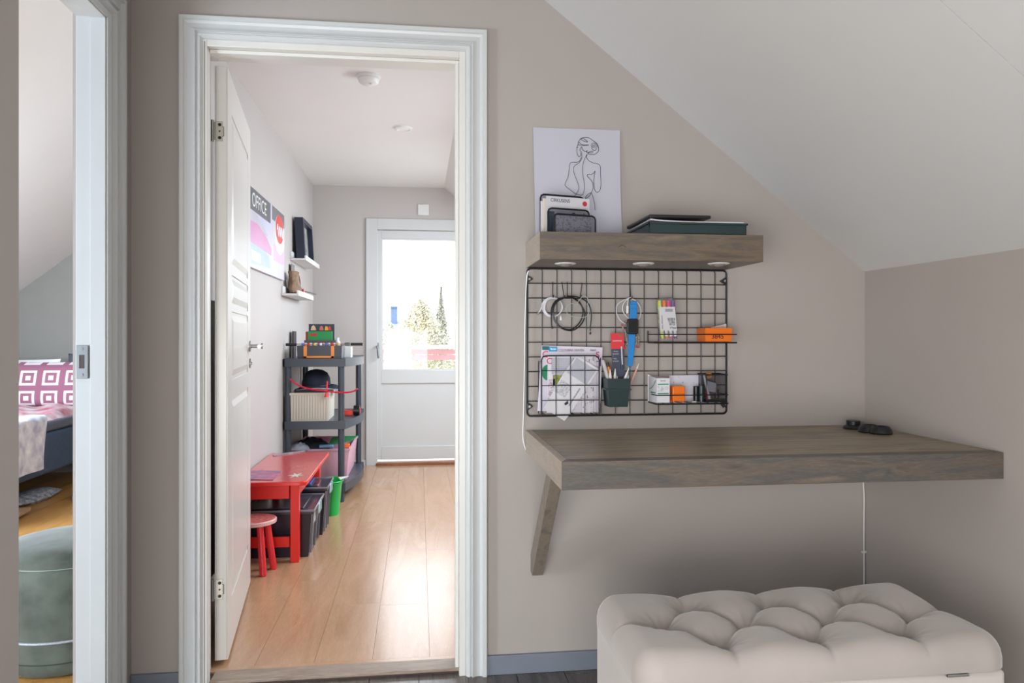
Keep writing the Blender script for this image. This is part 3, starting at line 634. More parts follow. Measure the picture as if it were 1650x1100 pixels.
# striped animal keyring
ky = thing('animal_keyring', 'brown striped animal shaped keyring hanging behind the smartwatch', 'keyring', tuple(PY(1022, 555, -.034)))
m_ = MB()
for l, r in (([(735,400),(715,420),(705,440),(720,455)], .0035), ([(720,455),(730,500),(740,550)], .0038), ([(735,545),(725,560),(720,575)], .0028), ([(800,480),(812,505),(808,540),(812,565)], .0036), ([(797,500),(795,530),(793,560)], .003), ([(770,470),(780,500),(800,500)], .005), ([(815,460),(818,480)], .0022)):
    m_.tube(zq(l, -.034), r, 8, smooth=4)
part(ky, 'body', m_, mat('brown striped', (84, 66, 58), .6, var=.4, scale=260, rgb2=(190, 178, 170)))
m_ = MB()
for x, y in ((703,425),(700,418),(722,575),(716,570),(812,567),(806,569),(793,563),(798,566)): q = PY(830+x/4.073, 420+y/4.073, -.036); part(ky, 'claw', MB().cyl(q, q+Vector((0, -.002, 0)), .0022, n=8), mat('claw red', (196, 40, 60), .5))
part(ky, 'key_ring', MB().tube([PY(1020+3*math.cos(t), 483+3*math.sin(t), -.035) for t in [i*math.pi/6 for i in range(12)]], .0007, 5, closed=True), M['steel'])

# pencil cup
A_ = PY(973, 609, -.105); B_ = PY(1016.5, 609, -.105); zt_ = PY(995, 610, -.105).z; zb_ = PY(995, 656, -.105).z
cx0, cx1 = PY(979, 609, -.105).x, PY(1016.5, 609, -.105).x; cy0, cy1 = -.105, -.024
cup = thing('pencil_cup', 'dark green plastic pencil cup hooked on the grid beside the magazines', 'pencil cup', ((cx0+cx1)/2, -.065, zb_))
def cupwall(x0, x1, y0, y1, za, zb2, ins, t=.002):
    m = MB(); lo = [(x0+ins,y0+ins,za),(x1-ins,y0+ins,za),(x1-ins,y1-ins,za),(x0+ins,y1-ins,za)]; hi = [(x0,y0,zb2),(x1,y0,zb2),(x1,y1,zb2),(x0,y1,zb2)]
    lo2 = [(x0+ins+t,y0+ins+t,za),(x1-ins-t,y0+ins+t,za),(x1-ins-t,y1-ins-t,za),(x0+ins+t,y1-ins-t,za)]; hi2 = [(x0+t,y0+t,zb2),(x1-t,y0+t,zb2),(x1-t,y1-t,zb2),(x0+t,y1-t,zb2)]
    return m.add(lo+hi+lo2+hi2, [[i,(i+1)%4,(i+1)%4+4,i+4] for i in range(4)]+[[i+8,i+12,(i+1)%4+12,(i+1)%4+8] for i in range(4)]+[[i+4,(i+1)%4+4,(i+1)%4+12,i+12] for i in range(4)]+[[i,i+8,(i+1)%4+8,(i+1)%4] for i in range(4)])
zm = PY(995, 627, -.105).z
part(cup, 'upper_shell', cupwall(cx0, cx1, cy0, cy1, zm, zt_, .0012), M['darkgreen'], bevel=.0006)
part(cup, 'lip', MB().add(*(lambda m: (m.v, m.f))(cupwall(cx0-.003, cx1+.002, cy0-.002, cy1, zm-.003, zm+.001, 0, .006))), M['darkgreen'])
cb = cupwall(cx0+.004, cx1-.004, cy0+.004, cy1-.004, zb_, zm, .004); cb.box(cx0+.009, cx1-.009, cy0+.009, cy1-.009, zb_, zb_+.003)
part(cup, 'lower_shell', cb, M['darkgreen'])
def stick(name, label, cat, m, p0, p1, r, tip, Y, group=None, tipm=None, tiplen=.25):
    a = PY(*p0, Y); b = PY(*p1, Y+.004); a.z = max(a.z, zb_+.006); d = b-a
    t = thing(name, label, cat, tuple(a), group=group)
    part(t, 'barrel', MB().cyl(a, a+d*(1-tiplen), r, r, 12), m); part(t, 'tip', MB().cyl(a+d*(1-tiplen), b, r, tip, 12), tipm or m)
stm = mat('white blending stump', (216, 216, 214), .7)
stick('blending_stump', 'thick white blending stump leaning left in the pencil cup', 'drawing stump', stm, (984, 640), (983.3, 594.5), .0044, .001, -.080, group='white stumps in the pencil cup')
stick('blending_stump', 'white blending stump second from left in the pencil cup', 'drawing stump', stm, (989, 640), (991.5, 593.5), .0048, .001, -.075, group='white stumps in the pencil cup')
stick('blending_stump', 'white blending stump slanting right beneath the blue watch strap', 'drawing stump', stm, (997, 640), (1013.5, 592), .0055, .001, -.078, group='white stumps in the pencil cup', tiplen=.35)
stick('blending_stump', 'short thin white stump at the right rim of the pencil cup', 'drawing stump', stm, (1006, 640), (1013, 604.5), .0032, .0008, -.088, group='white stumps in the pencil cup')
stick('blending_stump', 'smallest white stump tip in the middle of the pencil cup', 'drawing stump', stm, (994, 640), (994.7, 605.5), .002, .0005, -.09, group='white stumps in the pencil cup')
stick('pencil', 'pinkish pencil with pale point slanting out of the cup', 'pencil', mat('salmon pencil', (214, 160, 140), .5), (1007, 640), (1029.5, 585.5), .0032, .0009, -.062, tipm=mat('pencil tip white', (226, 216, 206), .6), tiplen=.15)
stick('marker_pen', 'thick light grey marker leaning against the magazines', 'marker', mat('light grey marker', (190, 188, 188), .5), (987, 640), (971.5, 580), .0062, .0042, -.070, tiplen=.06)
stick('marker_pen', 'dark marker with orange band left of the red blister card', 'marker', M['orange'], (992, 640), (978.5, 584), .0055, .0042, -.052, tipm=M['blackpl'], tiplen=.12)
# red card pack
cd = thing('blister_card', 'red and dark blue hanging card pack with a silver pen standing in the cup', 'pen pack', tuple(PY(998, 609, -.05)))
part(cd, 'red_card', slabY([(984, 536.5), (1004.5, 536.5), (1006, 561.5), (985, 562)], -.05, .0012), mat('card red', (214, 46, 56), .5))
part(cd, 'blue_card', slabY([(985, 562), (1006, 561.5), (1007, 612), (988, 612)], -.05, .0012), mat('card navy', (60, 66, 84), .5))
part(cd, 'blister_pen', MB().cyl(PY(1001.5, 558, -.0535), PY(1003, 590, -.0535), .0028, n=10), mat('silver pen', (180, 184, 190), .3))
part(cd, 'pen_cap', MB().cyl(PY(1002.3, 587, -.0535), PY(1002.5, 594, -.0535), .004, n=10), M['darkgreen'])
part(cd, 'green_mark', slabY([(997, 539.8), (1002, 539.8), (1002, 541.5), (997, 541.5)], -.0504, .0004), M['leafgreen'])
text(cd, 'CHAMPION', .0066, PY(987, 550, -.0505), X3, Z3, M['whitepl'], sx=.9)
for i, s in enumerate(('1 PENCIL', 'BLENDER', '+', '1 FULL', 'BLENDER')):
    text(cd, s, .0058, PY(987.3, 567+i*3.9, -.0505), X3, Z3, mat('pale lettering', (190, 190, 196), .6), sx=.85)

# ============================================================ MAGAZINE BASKET
mb_ = thing('magazine_basket', 'black wire magazine basket on the lower left of the grid', 'wire basket', tuple(PY(915, 668, -.05)))
YB1 = -.082
x0, x1 = PY(872.5, 600, YB1).x, PY(965.5, 600, YB1).x; zt1 = PY(915, 573, YB1).z; zb1 = PY(915, 668.5, YB1).z
fr_ = [(x0, YB1, zb1), (x0, YB1, zt1-.014), (x0+.004, YB1, zt1-.004), (x0+.014, YB1, zt1), (x1-.014, YB1, zt1), (x1-.004, YB1, zt1-.004), (x1, YB1, zt1-.014), (x1, YB1, zb1)]
part(mb_, 'front_frame', MB().tube(fr_, .0024, 8).cyl((x0, YB1, zb1), (x1, YB1, zb1), .0024), M['black'])
for i in range(1, 4): part(mb_, 'wire', MB().cyl((x0+(x1-x0)*i/4, YB1, zb1), (x0+(x1-x0)*i/4, YB1, zt1), .0015, n=6), M['black'])
for i in range(1, 4): part(mb_, 'wire', MB().cyl((x0, YB1, zb1+(zt1-zb1)*i/4), (x1, YB1, zb1+(zt1-zb1)*i/4), .0015, n=6), M['black'])
xb0, xb1 = x0+.002, x1-.002
part(mb_, 'side_wire', MB().tube([(x0, YB1, zt1-.02), (x0, GY-.004, zt1-.02), (x0, GY-.004, zb1), (x0, YB1, zb1)], .0016, 6), M['black'])
part(mb_, 'side_wire', MB().tube([(x1, YB1, zt1-.02), (x1, GY-.004, zt1-.02), (x1, GY-.004, zb1), (x1, YB1, zb1)], .0016, 6), M['black'])
for i in range(6): 
    xx = x0+(x1-x0)*(i+.5)/6; part(mb_, 'wire', MB().cyl((xx, GY-.004, zb1), (xx, YB1, zb1), .0013, n=6), M['black'])
zi = zb1+.0035
def mag(name, label, cat, m, pts, Y, t, bend=.002, group=None):
    P4 = [PY(a, b, Y) for a, b in pts]
    for i in (2, 3): P4[i].z = max(P4[i].z, zi)
    def fn(u, v):
        p = P4[0].lerp(P4[1], u).lerp(P4[3].lerp(P4[2], u), v); p.y -= bend*math.sin(u*math.pi); return p
    return solo(name, MB().sheet(fn, 6, 4, (0, t, 0)), m, label, cat, group=group)
m1 = mag('magazine', 'large magazine with blue tabs and a serif masthead at the back of the wire basket', 'magazine', mat('magazine front', (214, 208, 220), .35), [(873, 556.5), (971, 559.5), (966.5, 664), (866, 662)], -.036, .004, group='magazines in the wire basket')
text(m1, 'COLOURING HEAVEN', .0112, PY(899.5, 566, -.0395), X3, Z3, mat('masthead mauve', (120, 96, 120), .5), sx=.78)
text(m1, 'PRINT', .0085, PY(951, 565.5, -.0395), X3, Z3, M['ink'], sx=.9)
text(m1, 'C', .030, PY(873.5, 575.5, -.0395), X3, Z3, mat('magenta ink', (196, 34, 86), .5))
text(m1, 'S', .030, PY(960, 576.5, -.0395), X3, Z3, mat('magenta ink', (196, 34, 86), .5))
part(m1, 'teal_tab', slabY([(873.5, 557.5), (886, 558), (886, 564), (873.5, 563.5)], -.0395, .0006), mat('teal ink', (20, 92, 104), .5))
part(m1, 'blue_tab', slabY([(884.5, 558.5), (898, 558.5), (898, 566), (884.5, 566)], -.0400, .0006), mat('cyan ink', (30, 140, 196), .5))
part(m1, 'tab_print', slabY([(886.5, 560.5), (896.5, 560.5), (896.5, 563.8), (886.5, 563.8)], -.0404, .0003), printed('tab print', (190, 220, 236), (30, 140, 196), 420, .5, 'X', 200))
m_ = MB(); c = PY(882.5, 600, -.0392); m_.prism([(c.x-.020*math.cos(t)-.0, -.0392, c.z+.026*math.sin(t)) for t in [math.pi*i/10-math.pi/2 for i in range(11)]], (0, -.0006, 0))
part(m1, 'green_badge', m_, mat('badge green', (16, 128, 84), .5))
m_ = MB().prism([PY(a, b, -.0392) for a, b in ((967, 577), (968.5, 575), (968, 590), (965, 589))], (0, -.0006, 0)); part(m1, 'purple_patch', m_, mat('patch purple', (84, 40, 110), .5))
m2 = mag('magazine', 'second magazine with pink lettering and photo, in front of the large one', 'magazine', mat('magazine front pale', (216, 212, 222), .35), [(883, 572), (961, 571), (960, 664), (881, 665)], -.047, .004, group='magazines in the wire basket')
part(m2, 'print_table', slabY([(888, 576), (925, 576), (925, 602), (889, 603)], -.0505, .0005), gridprint('tabular print', 0, 330))
text(m2, 'C', .028, PY(880.5, 586, -.0505), X3, Z3, mat('magenta ink', (196, 34, 86), .5))
part(m2, 'photo', slabY([(891, 604), (909, 604), (906, 615), (891, 622)], -.0505, .0005), mat('meadow photo', (120, 120, 80), .5, var=.5, scale=120, rgb2=(176, 186, 70)))
part(m2, 'column_print', slabY([(884, 612), (894, 610), (893, 645), (883, 645)], -.0505, .0005), printed('column print', (206, 202, 210), (150, 70, 110), 330, .5, 'Z', 160))
m3 = mag('magazine', 'thin black and white printed booklet standing right in the wire basket', 'magazine', printed('booklet print', (210, 206, 214), (120, 116, 130), 150, .42, 'X', 70), [(935, 574), (959, 572), (956, 666), (938, 667)], -.053, .002, group='magazines in the wire basket')
lt = thing('folded_letter', 'long white printed sheet slanting down to the left and out below the wire basket', 'letter', tuple(PY(908, 676, -.067)))
part(lt, 'sheet', slabY([(930, 572), (965, 594.5), (920, 665), (909.5, 678), (894, 668.5), (876.5, 656), (908, 601)], -.067, .001), M['paper2'])
part(lt, 'number_grid', slabY([(929, 576), (961, 596.5), (945, 620), (913.5, 600)], -.0675, .0005), gridprint('number grid print', math.radians(33), 300))
part(lt, 'text_block', slabY([(905, 611), (922, 622), (910, 641), (893, 630)], -.0675, .0005), printed('letter print', (200, 200, 206), (140, 140, 150), 330, .5, 'Z', 160))
part(lt, 'text_line', slabY([(933.5, 625), (935.5, 626.5), (917.5, 654.5), (915.5, 653)], -.0675, .0005), printed('letter line print', (202, 202, 208), (60, 60, 70), 420, .6, 'Z', 200))
part(lt, 'stamp', slabY([(909, 650), (915, 645), (916, 650), (911, 653)], -.0676, .0004), M['ink'])

# ============================================================ WIRE SHELVES ON GRID
def wireshelf(label, x0, x1, y0, z0, z1):
    t = thing('wire_shelf', label, 'wire shelf', ((x0+x1)/2, (y0+GY)/2, z0), group='small wire shelves on the grid')
    yb = GY-.005
    part(t, 'front_rail', MB().tube([(x0, yb, z1), (x0, y0+.006, z1), (x0+.006, y0, z1), (x1, y0, z1), (x1, yb, z1)], .0018, 8), M['black'])
    part(t, 'base_frame', MB().tube([(x0, yb, z0), (x0, y0+.006, z0), (x0+.006, y0, z0), (x1, y0, z0), (x1, yb, z0)], .0026, 8), M['black'])
    part(t, 'upright', MB().cyl((x0, yb, z0), (x0, yb, z1+.012), .0026, n=8), M['black'])
    part(t, 'upright', MB().cyl((x1, yb, z0), (x1, yb, z1+.012), .0026, n=8), M['black'])
    for k in range(1, 8): xx = x0+(x1-x0)*k/8; part(t, 'wire', MB().cyl((xx, yb, z0+.001), (xx, y0, z0+.001), .0013, n=6), M['black'])
    return t
wy = -.105
u0, u1 = PY(1056.5, 550, wy).x, PY(1187, 550, wy).x; uz0 = PY(1120, 552, wy).z; uz1 = PY(1120, 538.5, wy).z
wireshelf('black wire shelf holding markers and the orange box with numbers', u0, u1, wy, uz0, uz1)
v0, v1 = PY(1058, 650, wy).x, PY(1173, 650, wy).x; vz0 = PY(1110, 650.5, wy).z; vz1 = PY(1110, 636.5, wy).z
wireshelf('black wire shelf holding the white carton and mesh pen pot', v0, v1, wy, vz0, vz1)
ft = lambda z: z+.0036
# marker case
mc = thing('marker_case', 'clear case with four highlighters and an upside down white label', 'marker set', tuple(PY(1075, 549, -.075)))
CY = -.075
cs = [(1058.5, 483), (1062, 479.5), (1085, 479), (1088, 482), (1092.5, 546), (1090, 550), (1066, 550.5), (1063, 547)]
part(mc, 'case', slabY(cs, CY-.006, .014), M['clear'], bevel=.002)
hc = [((206, 216, 60), 0), ((246, 122, 24), 1), ((226, 48, 128), 2), ((112, 64, 140), 3)]
for c_, i in hc:
    xa = 1063+i*7.2; xb = 1067.5+i*7.0
    mm = mat('highlighter %d' % i, c_, .35)
    o_ = part(mc, 'highlighter', MB().cyl(PY(xa, 494, CY), PY(xa-.3, 484.5, CY), .0066, .0060, 12).cyl(PY(xa-.3, 484.5, CY), PY(xa-.3, 483, CY), .006, .004, 12), mm)
    part(o_, 'barrel', MB().cyl(PY(xb-.2, 541.5, CY), PY(xa, 494, CY), .0058, n=12), M['whitepl'] if i else mat('pale yellow barrel', (216, 222, 150), .4))
    part(o_, 'end_cap', MB().cyl(PY(xb, 545.5, CY), PY(xb-.2, 540.5, CY), .0045, .0058, 12), mm)
lb = part(mc, 'label', slabY([(1062.5, 494.5), (1087.5, 494.5), (1091, 532.5), (1064, 532.5)], CY-.0075, .0006), mat('label white', (206, 204, 208), .5))
text(lb, 'MÅLA', .0098, PY(1089.5, 526.5, CY-.0085), (-1, 0, .03), (0, 0, -1), M['ink'], sx=.85)
part(lb, 'sketch', slabY([(1075, 512), (1087.5, 512), (1088.3, 524), (1079, 524)], CY-.0081, .0004), mat('sketch print', (70, 70, 76), .6, var=.3, scale=120, rgb2=(200, 200, 204)))
part(lb, 'barcode', slabY([(1072, 497.5), (1084, 497.5), (1084, 502), (1072, 502)], CY-.0081, .0004), mat('grey print', (150, 150, 158), .6))
part(lb, 'fine_print', slabY([(1065, 508), (1067.5, 508), (1069, 530), (1066.5, 530)], CY-.0081, .0004), printed('fine print', (206, 204, 208), (80, 80, 86), 500, .6, 'Z', 300))
# orange box 3845
ox0, ox1 = PY(1136.5, 540, -.1).x, PY(1180, 540, -.1).x; oz0 = ft(uz0); oz1 = PY(1158, 528, -.1).z
ob = thing('orange_box', 'open orange plastic box marked 3845 on the upper wire shelf', 'box', ((ox0+ox1)/2, -.06, oz0), group='orange boxes on the grid')
part(ob, 'tub', cupwall(ox0, ox1, -.1, -.024, oz0, oz1, .001, .002).box(ox0+.002, ox1-.002, -.098, -.026, oz0, oz0+.002), M['orange'], bevel=.0008)
text(ob, '3845', .0225, PY(1146.5, 545.5, -.1006), X3, Z3, M['ink'], sx=.95)
solo('paper_slip', MB().prism([PY(1146, 527, -.05), PY(1170, 521.5, -.05), PY(1170.5, 526, -.05), PY(1169, 545, -.05), PY(1148, 545, -.05)], (0, .001, 0)), mat('blush paper', (214, 200, 196), .6), 'pale paper slip sticking up from the orange box marked 3845', 'paper')
# lower shelf content
lz = ft(vz0)
bx_ = thing('medicine_carton', 'white carton with green stripes on the lower wire shelf', 'carton', tuple(PY(1068, 648, -.085)))
fx0, fx1 = PY(1058.5, 630, -.092).x, PY(1079.3, 630, -.092).x; cz1 = PY(1068, 609, -.092).z
part(bx_, 'front_panel', MB().box(fx0, fx1, -.092, -.050, lz, cz1), M['paper2'], smooth=False, bevel=.0006)
cbx = PY(1045.5, 630, -.036).x
def cs_(u, z, d=0): return Vector((fx0+(cbx-fx0)*u-d, -.092+.056*u-d*.4, z))
part(bx_, 'side_panel', MB().add([cs_(.02, lz), cs_(1, lz), (fx1-.012, -.034, lz), (fx1-.001, -.0915, lz), cs_(.02, cz1), cs_(1, cz1+.004), (fx1-.012, -.034, cz1+.002), (fx1-.001, -.0915, cz1)],
     [[0,3,2,1],[4,5,6,7],[0,1,5,4],[1,2,6,5],[2,3,7,6],[3,0,4,7]]), M['paper2'], smooth=False)
gs = mat('green stripe', (24, 136, 96), .5)
for yy in (619, 633.8):
    part(bx_, 'stripe', slabY([(1060, yy-.8), (1077.5, yy-1.2), (1077.5, yy+.6), (1060, yy+1)], -.0924, .0003), gs)
part(bx_, 'green_arc', MB().tube([cs_(.92-.8*t, lz+.044+.030*t*t, .0006) for t in [i/8 for i in range(9)]], .0012, 5), gs)
part(bx_, 'side_stripe', MB().prism([cs_(.15, lz+.030, .0004), cs_(.75, lz+.030, .0004), cs_(.75, lz+.034, .0004), cs_(.15, lz+.034, .0004)], (-.0003, 0, 0)), gs)
part(bx_, 'fine_print', slabY([(1060, 621.5), (1070, 621.5), (1070, 631), (1060, 631)], -.0924, .0003), printed('carton print', (206, 208, 212), (150, 150, 158), 420, .5, 'Z', 220))
part(bx_, 'warning_mark', MB().tube([PY(1074+2.2*math.cos(t), 625+2.2*math.sin(t), -.0925) for t in [i*math.pi/6 for i in range(12)]], .0003, 4, closed=True), M['ink'])
part(bx_, 'name_print', slabY([(1064, 612.6), (1072.5, 612.4), (1072.5, 614.2), (1064, 614.4)], -.0924, .0003), printed('name print', (206, 208, 212), (70, 70, 80), 420, .7, 'X', 200))
def rp(u, v):
    return Vector((cbx-.002+.060*u, -.030-.003*math.sin(u*3), lz+(.090-.020*u)*v))
solo('leaflet', MB().sheet(rp, 8, 2, (0, .001, 0)), M['paper2'], 'curved white leaflet standing behind the white and green carton', 'paper')
wb0, wb1 = PY(1078, 620, -.03).x, PY(1130, 620, -.03).x
solo('note_card', MB().box(wb0, wb1, -.030, -.028, lz, PY(1100, 604.5, -.03).z), printed('note print', (206, 204, 214), (140, 138, 158), 60, .35, 'Z', 120), 'white printed card leaning at the back of the lower wire shelf', 'card', smooth=False)
o0, o1 = PY(1084, 630, -.09).x, PY(1104, 630, -.09).x
ob2 = thing('orange_box', 'small plain orange box beside the white carton', 'box', ((o0+o1)/2, -.07, lz), group='orange boxes on the grid')
oz2 = PY(1092, 622, -.09).z
part(ob2, 'shell', MB().box(o0, o1, -.09, -.045, lz+.0035, oz2), M['orange'], bevel=.0025, seg=3)
for xx in (o0+.005, o1-.005): part(ob2, 'foot', MB().cyl((xx, -.084, lz), (xx, -.084, lz+.004), .003, n=10), M['orange'])
part(ob2, 'foot', MB().box(o0+.004, o1-.004, -.055, -.05, lz, lz+.004), M['orange'])
q0 = PY(1122, 640, -.065); q1 = PY(1130.5, 640, -.08)
solo('film_canister', MB().cyl((q0.x, -.062, lz), (q0.x, -.062, PY(1122, 622, -.062).z), .009, n=18), M['blackpl'], 'squat black canister beside the small orange box', 'canister', bevel=.001)
solo('battery', MB().cyl((q1.x, -.078, lz), (q1.x, -.078, PY(1130, 621.5, -.078).z), .0085, n=18).cyl((q1.x, -.078, PY(1130, 621.5, -.078).z), (q1.x, -.078, PY(1130, 620, -.078).z), .003, n=10), M['darkgreen'], 'dark cylinder left of the mesh pot on the lower wire shelf', 'battery')
q = PY(1112, 647, -.085)
solo('paper_clip', MB().tube([(q.x-.012, -.085, lz+.001), (q.x+.008, -.083, lz+.001), (q.x+.009, -.079, lz+.001), (q.x-.010, -.079, lz+.001), (q.x-.011, -.082, lz+.001), (q.x+.004, -.0815, lz+.001)], .0007, 5), M['steel'], 'steel paper clip lying in front of the small orange box', 'paper clip')
q = PY(1119, 647, -.085)
solo('eraser', MB().box(q.x-.008, q.x+.006, -.090, -.080, lz, lz+.0035), mat('white eraser', (206, 200, 196), .6), 'flat whitish eraser lying before the dark cylinders', 'eraser', bevel=.001)
# mesh pot
mp0, mp1 = PY(1138, 640, -.1).x, PY(1171.5, 640, -.1).x; pz1 = PY(1155, 603.5, -.1).z
pt = thing('mesh_pot', 'square black mesh pot full of small things on the lower wire shelf', 'pen pot', ((mp0+mp1)/2, -.065, lz))
mpm = glassy('fine black mesh', (.80, .80, .82), .02, .4)
part(pt, 'mesh_wall', MB().box(mp0, mp1, -.1, -.0994, lz+.003, pz1).box(mp0, mp0+.0006, -.1, -.03, lz+.003, pz1).box(mp1-.0006, mp1, -.1, -.03, lz+.003, pz1).box(mp0, mp1, -.0306, -.03, lz+.003, pz1), mpm, smooth=False)
part(pt, 'rim', MB().tube([(mp0-.001, -.101, pz1), (mp1+.001, -.101, pz1), (mp1+.001, -.029, pz1), (mp0-.001, -.029, pz1)], .0022, 8, closed=True), M['black'])
part(pt, 'corner_post', MB().box(mp0-.0005, mp0+.0012, -.1008, -.0985, lz, pz1).box(mp1-.0012, mp1+.0005, -.1008, -.0985, lz, pz1), M['black'])
part(pt, 'base', MB().box(mp0, mp1, -.1, -.03, lz, lz+.006), M['black'])
solo('craft_tube', MB().cyl((mp0+.022, -.07, lz+.008), (mp0+.008, -.06, pz1-.004), .006, .003, 10), M['whitepl'], 'white tube inside the mesh pot', 'tube')
solo('foil_packet', MB().prism([(mp0+.020, -.062, lz+.034), (mp0+.050, -.058, lz+.028), (mp0+.055, -.052, lz+.060), (mp0+.024, -.056, lz+.068)], (0, .012, 0)), mat('silver foil', (190, 190, 196), .3, metal=.3), 'crumpled silver packet inside the mesh pot', 'packet', bevel=.002)
solo('wooden_disc', MB().cyl((mp0+.020, -.075, pz1-.004), (mp0+.020, -.069, pz1-.003), .0105, n=18), mat('amber disc', (190, 128, 44), .5), 'round amber disc peeking over the mesh pot rim', 'disc')
solo('red_marker', MB().cyl((mp0+.008, -.085, lz+.007), (mp0+.006, -.08, lz+.04), .004, n=10), mat('crimson plastic', (178, 26, 60), .4), 'short crimson marker inside the mesh pot', 'marker')
q = PY(1163, 654, -.1)
solo('binder_clip', MB().prism([(q.x-.008, -.108, q.z+.008), (q.x+.010, -.108, q.z+.006), (q.x+.003, -.108, q.z-.006)], (0, .006, 0)), M['blackpl'], 'small black clip under the right end of the lower wire shelf', 'clip', bevel=.001)

# ============================================================ THREE BLACK CAPS ON DESK
def cap(px, py, lab, flip=False):
    c = PZ(px, py, DZT); t = thing('rubber_cap', lab, 'cap', (c.x, c.y, DZT+.0004), local=True, group='black caps on the desk')
    if flip:
        part(t, 'flange', MB().lathe((0, 0, 0), [(.030,0),(.034,.003),(.030,.008),(.022,.014)], 24), M['blackpl'])
        part(t, 'knob', MB().lathe((0, 0, 0), [(.022,.012),(.0225,.026),(.021,.028)], 24), M['blackpl'])
    else:
        part(t, 'flange', MB().lathe((0, 0, 0), [(.034,0),(.036,.004),(.033,.013),(.027,.022),(.024,.024),(.020,.021)], 24), M['blackpl'])
        part(t, 'socket', MB().lathe((0, 0, 0), [(.0205,.021),(.018,.016)], 20), M['ink'])
cap(1375, 690.5, 'black round cap with raised knob, left of the three on the desk corner', True)
cap(1401, 696, 'black round cap in the middle of the three on the desk corner')
cap(1419, 698.5, 'black round cap nearest the right wall on the desk')

# ============================================================ BENCH
BX0, BX1, BY0, BY1, BZB, BZT = .438, 1.272, -1.005, -.605, .402, .450
btn = [(.556, -.795), (.757, -.795), (.965, -.795), (1.175, -.795), (.655, -.905), (.865, -.905), (1.08, -.905), (.655, -.690), (.865, -.690), (1.08, -.690)]
segs = []
for i, a in enumerate(btn):
    for b in btn[i+1:]:
        if abs(abs(a[0]-b[0])-.105) < .02 and abs(abs(a[1]-b[1])-.11) < .03: segs.append((a, b, 1.0))
for a in btn:
    if a[1] < -.9: segs.append((a, (a[0], BY0-.02), .5))
    if a[1] > -.7: segs.append((a, (a[0], BY1+.02), .5))
segs += [((.556, -.795), (BX0-.02, -.795), .6), ((1.175, -.795), (BX1+.02, -.795), .6)]
def sd(x, y, a, b):
    dx, dy = b[0]-a[0], b[1]-a[1]; t = max(0, min(1, ((x-a[0])*dx+(y-a[1])*dy)/(dx*dx+dy*dy))); return math.hypot(x-a[0]-t*dx, y-a[1]-t*dy)
def hgt(x, y):
    m = 1e9; h = .0; s_ = 0
    for a, b, k in segs:
        d = sd(x, y, a, b); s_ = max(s_, k*math.exp(-(d/.016)**.9))
    s2 = max(math.exp(-(math.hypot(x-a[0], y-a[1])/.026)**1.3) for a in btn)
    s3 = max(math.exp(-(math.hypot(x-a[0], y-a[1])/.07)**2) for a in btn)
    w = 0
    for a in btn:
        r = math.hypot(x-a[0], y-a[1]); an = math.atan2(y-a[1], x-a[0]); w += .0011*math.sin(an*11+a[0]*40)*math.exp(-((r-.035)/.022)**2)
    return .012-.026*s_-.026*s2-.014*s3+w*1.3
def bz(u, v):
    x = BX0+(BX1-BX0)*u; y = BY0+(BY1-BY0)*v; R = .046; z = BZT+.012
    dx = min(x-BX0, BX1-x); dy = min(y-BY0, BY1-y); rr = .055; a = 1-dx/rr; c = 1-dy/rr
    if a > 0 and c > 0:
        k = max(a, c)/math.hypot(a, c); sx_ = 1 if x > (BX0+BX1)/2 else -1; sy_ = 1 if y > (BY0+BY1)/2 else -1
        x = (BX1 if sx_ > 0 else BX0)-sx_*rr*(1-a*k); y = (BY1 if sy_ > 0 else BY0)-sy_*rr*(1-c*k); e = max(a, c)
        e = max(0, 1-(1-e)*rr/R)
    else: e = min(1, max(0, 1-min(dx, dy)/R))
    z -= R*(1-math.sqrt(max(0, 1-e*e)))*.95
    return Vector((x, y, z+hgt(x, y)*(1-.8*e*e)))
NU, NV = 190, 100
cm = MB().surf(lambda u, v: bz(*[q_+.06*(-math.sin(4*math.pi*q_)/ (4*math.pi))*0+(.5-.5*math.cos(math.pi*q_)-q_)*.35 for q_ in (u, v)]), NU, NV)
# skirt
n0 = len(cm.v); idx = [i for i in range(NU+1)]+[j*(NU+1)+NU for j in range(1, NV+1)]+[NV*(NU+1)+i for i in range(NU-1, -1, -1)]+[j*(NU+1) for j in range(NV-1, 0, -1)]
K = len(idx); ccx, ccy = (BX0+BX1)/2, (BY0+BY1)/2
for zf_, ins in ((.44, 0.0), (.35, 0.0), (0, .0)):
    for i in idx:
        p = cm.v[i].copy(); 
        p.z = BZB+(p.z-BZB)*zf_ if zf_ else BZB
        cm.v.append(p)
rings = [idx]+[[n0+r*K+k for k in range(K)] for r in range(3)]
for r in range(3):
    for k in range(K): cm.f.append([rings[r][k], rings[r][(k+1) % K], rings[r+1][(k+1) % K], rings[r+1][k]])
cm.f.append(rings[3][::-1])
bn = thing('tufted_bench', 'taupe velvet storage bench with deep buttoned lid below the desk', 'bench', ((BX0+BX1)/2, -.8, 0))
lid = part(bn, 'lid', cm, M['velvet'], angle=80)
part(bn, 'body', MB().box(BX0+.008, BX1-.012, BY0+.008, BY1-.008, .03, BZB-.003), mat('pale velvet side', (190, 184, 178), .7, var=.04, scale=5, sheen=.5), bevel=.012, seg=3)
for sx in (BX0+.05, BX1-.05):
    for sy in (BY0+.05, BY1-.05): part(bn, 'foot', MB().cyl((sx, sy, 0), (sx, sy, .031), .018, .022), M['blackpl'])
for a in btn:
    zz = BZT+.012+hgt(a[0], a[1])
    part(lid, 'button', MB().lathe((a[0], a[1], zz-.001), [(.0105,0),(.0105,.002),(.008,.0045),(.004,.0055)], 14), M['velvet'])
q = PY(1545, 1088, BY0-.003)
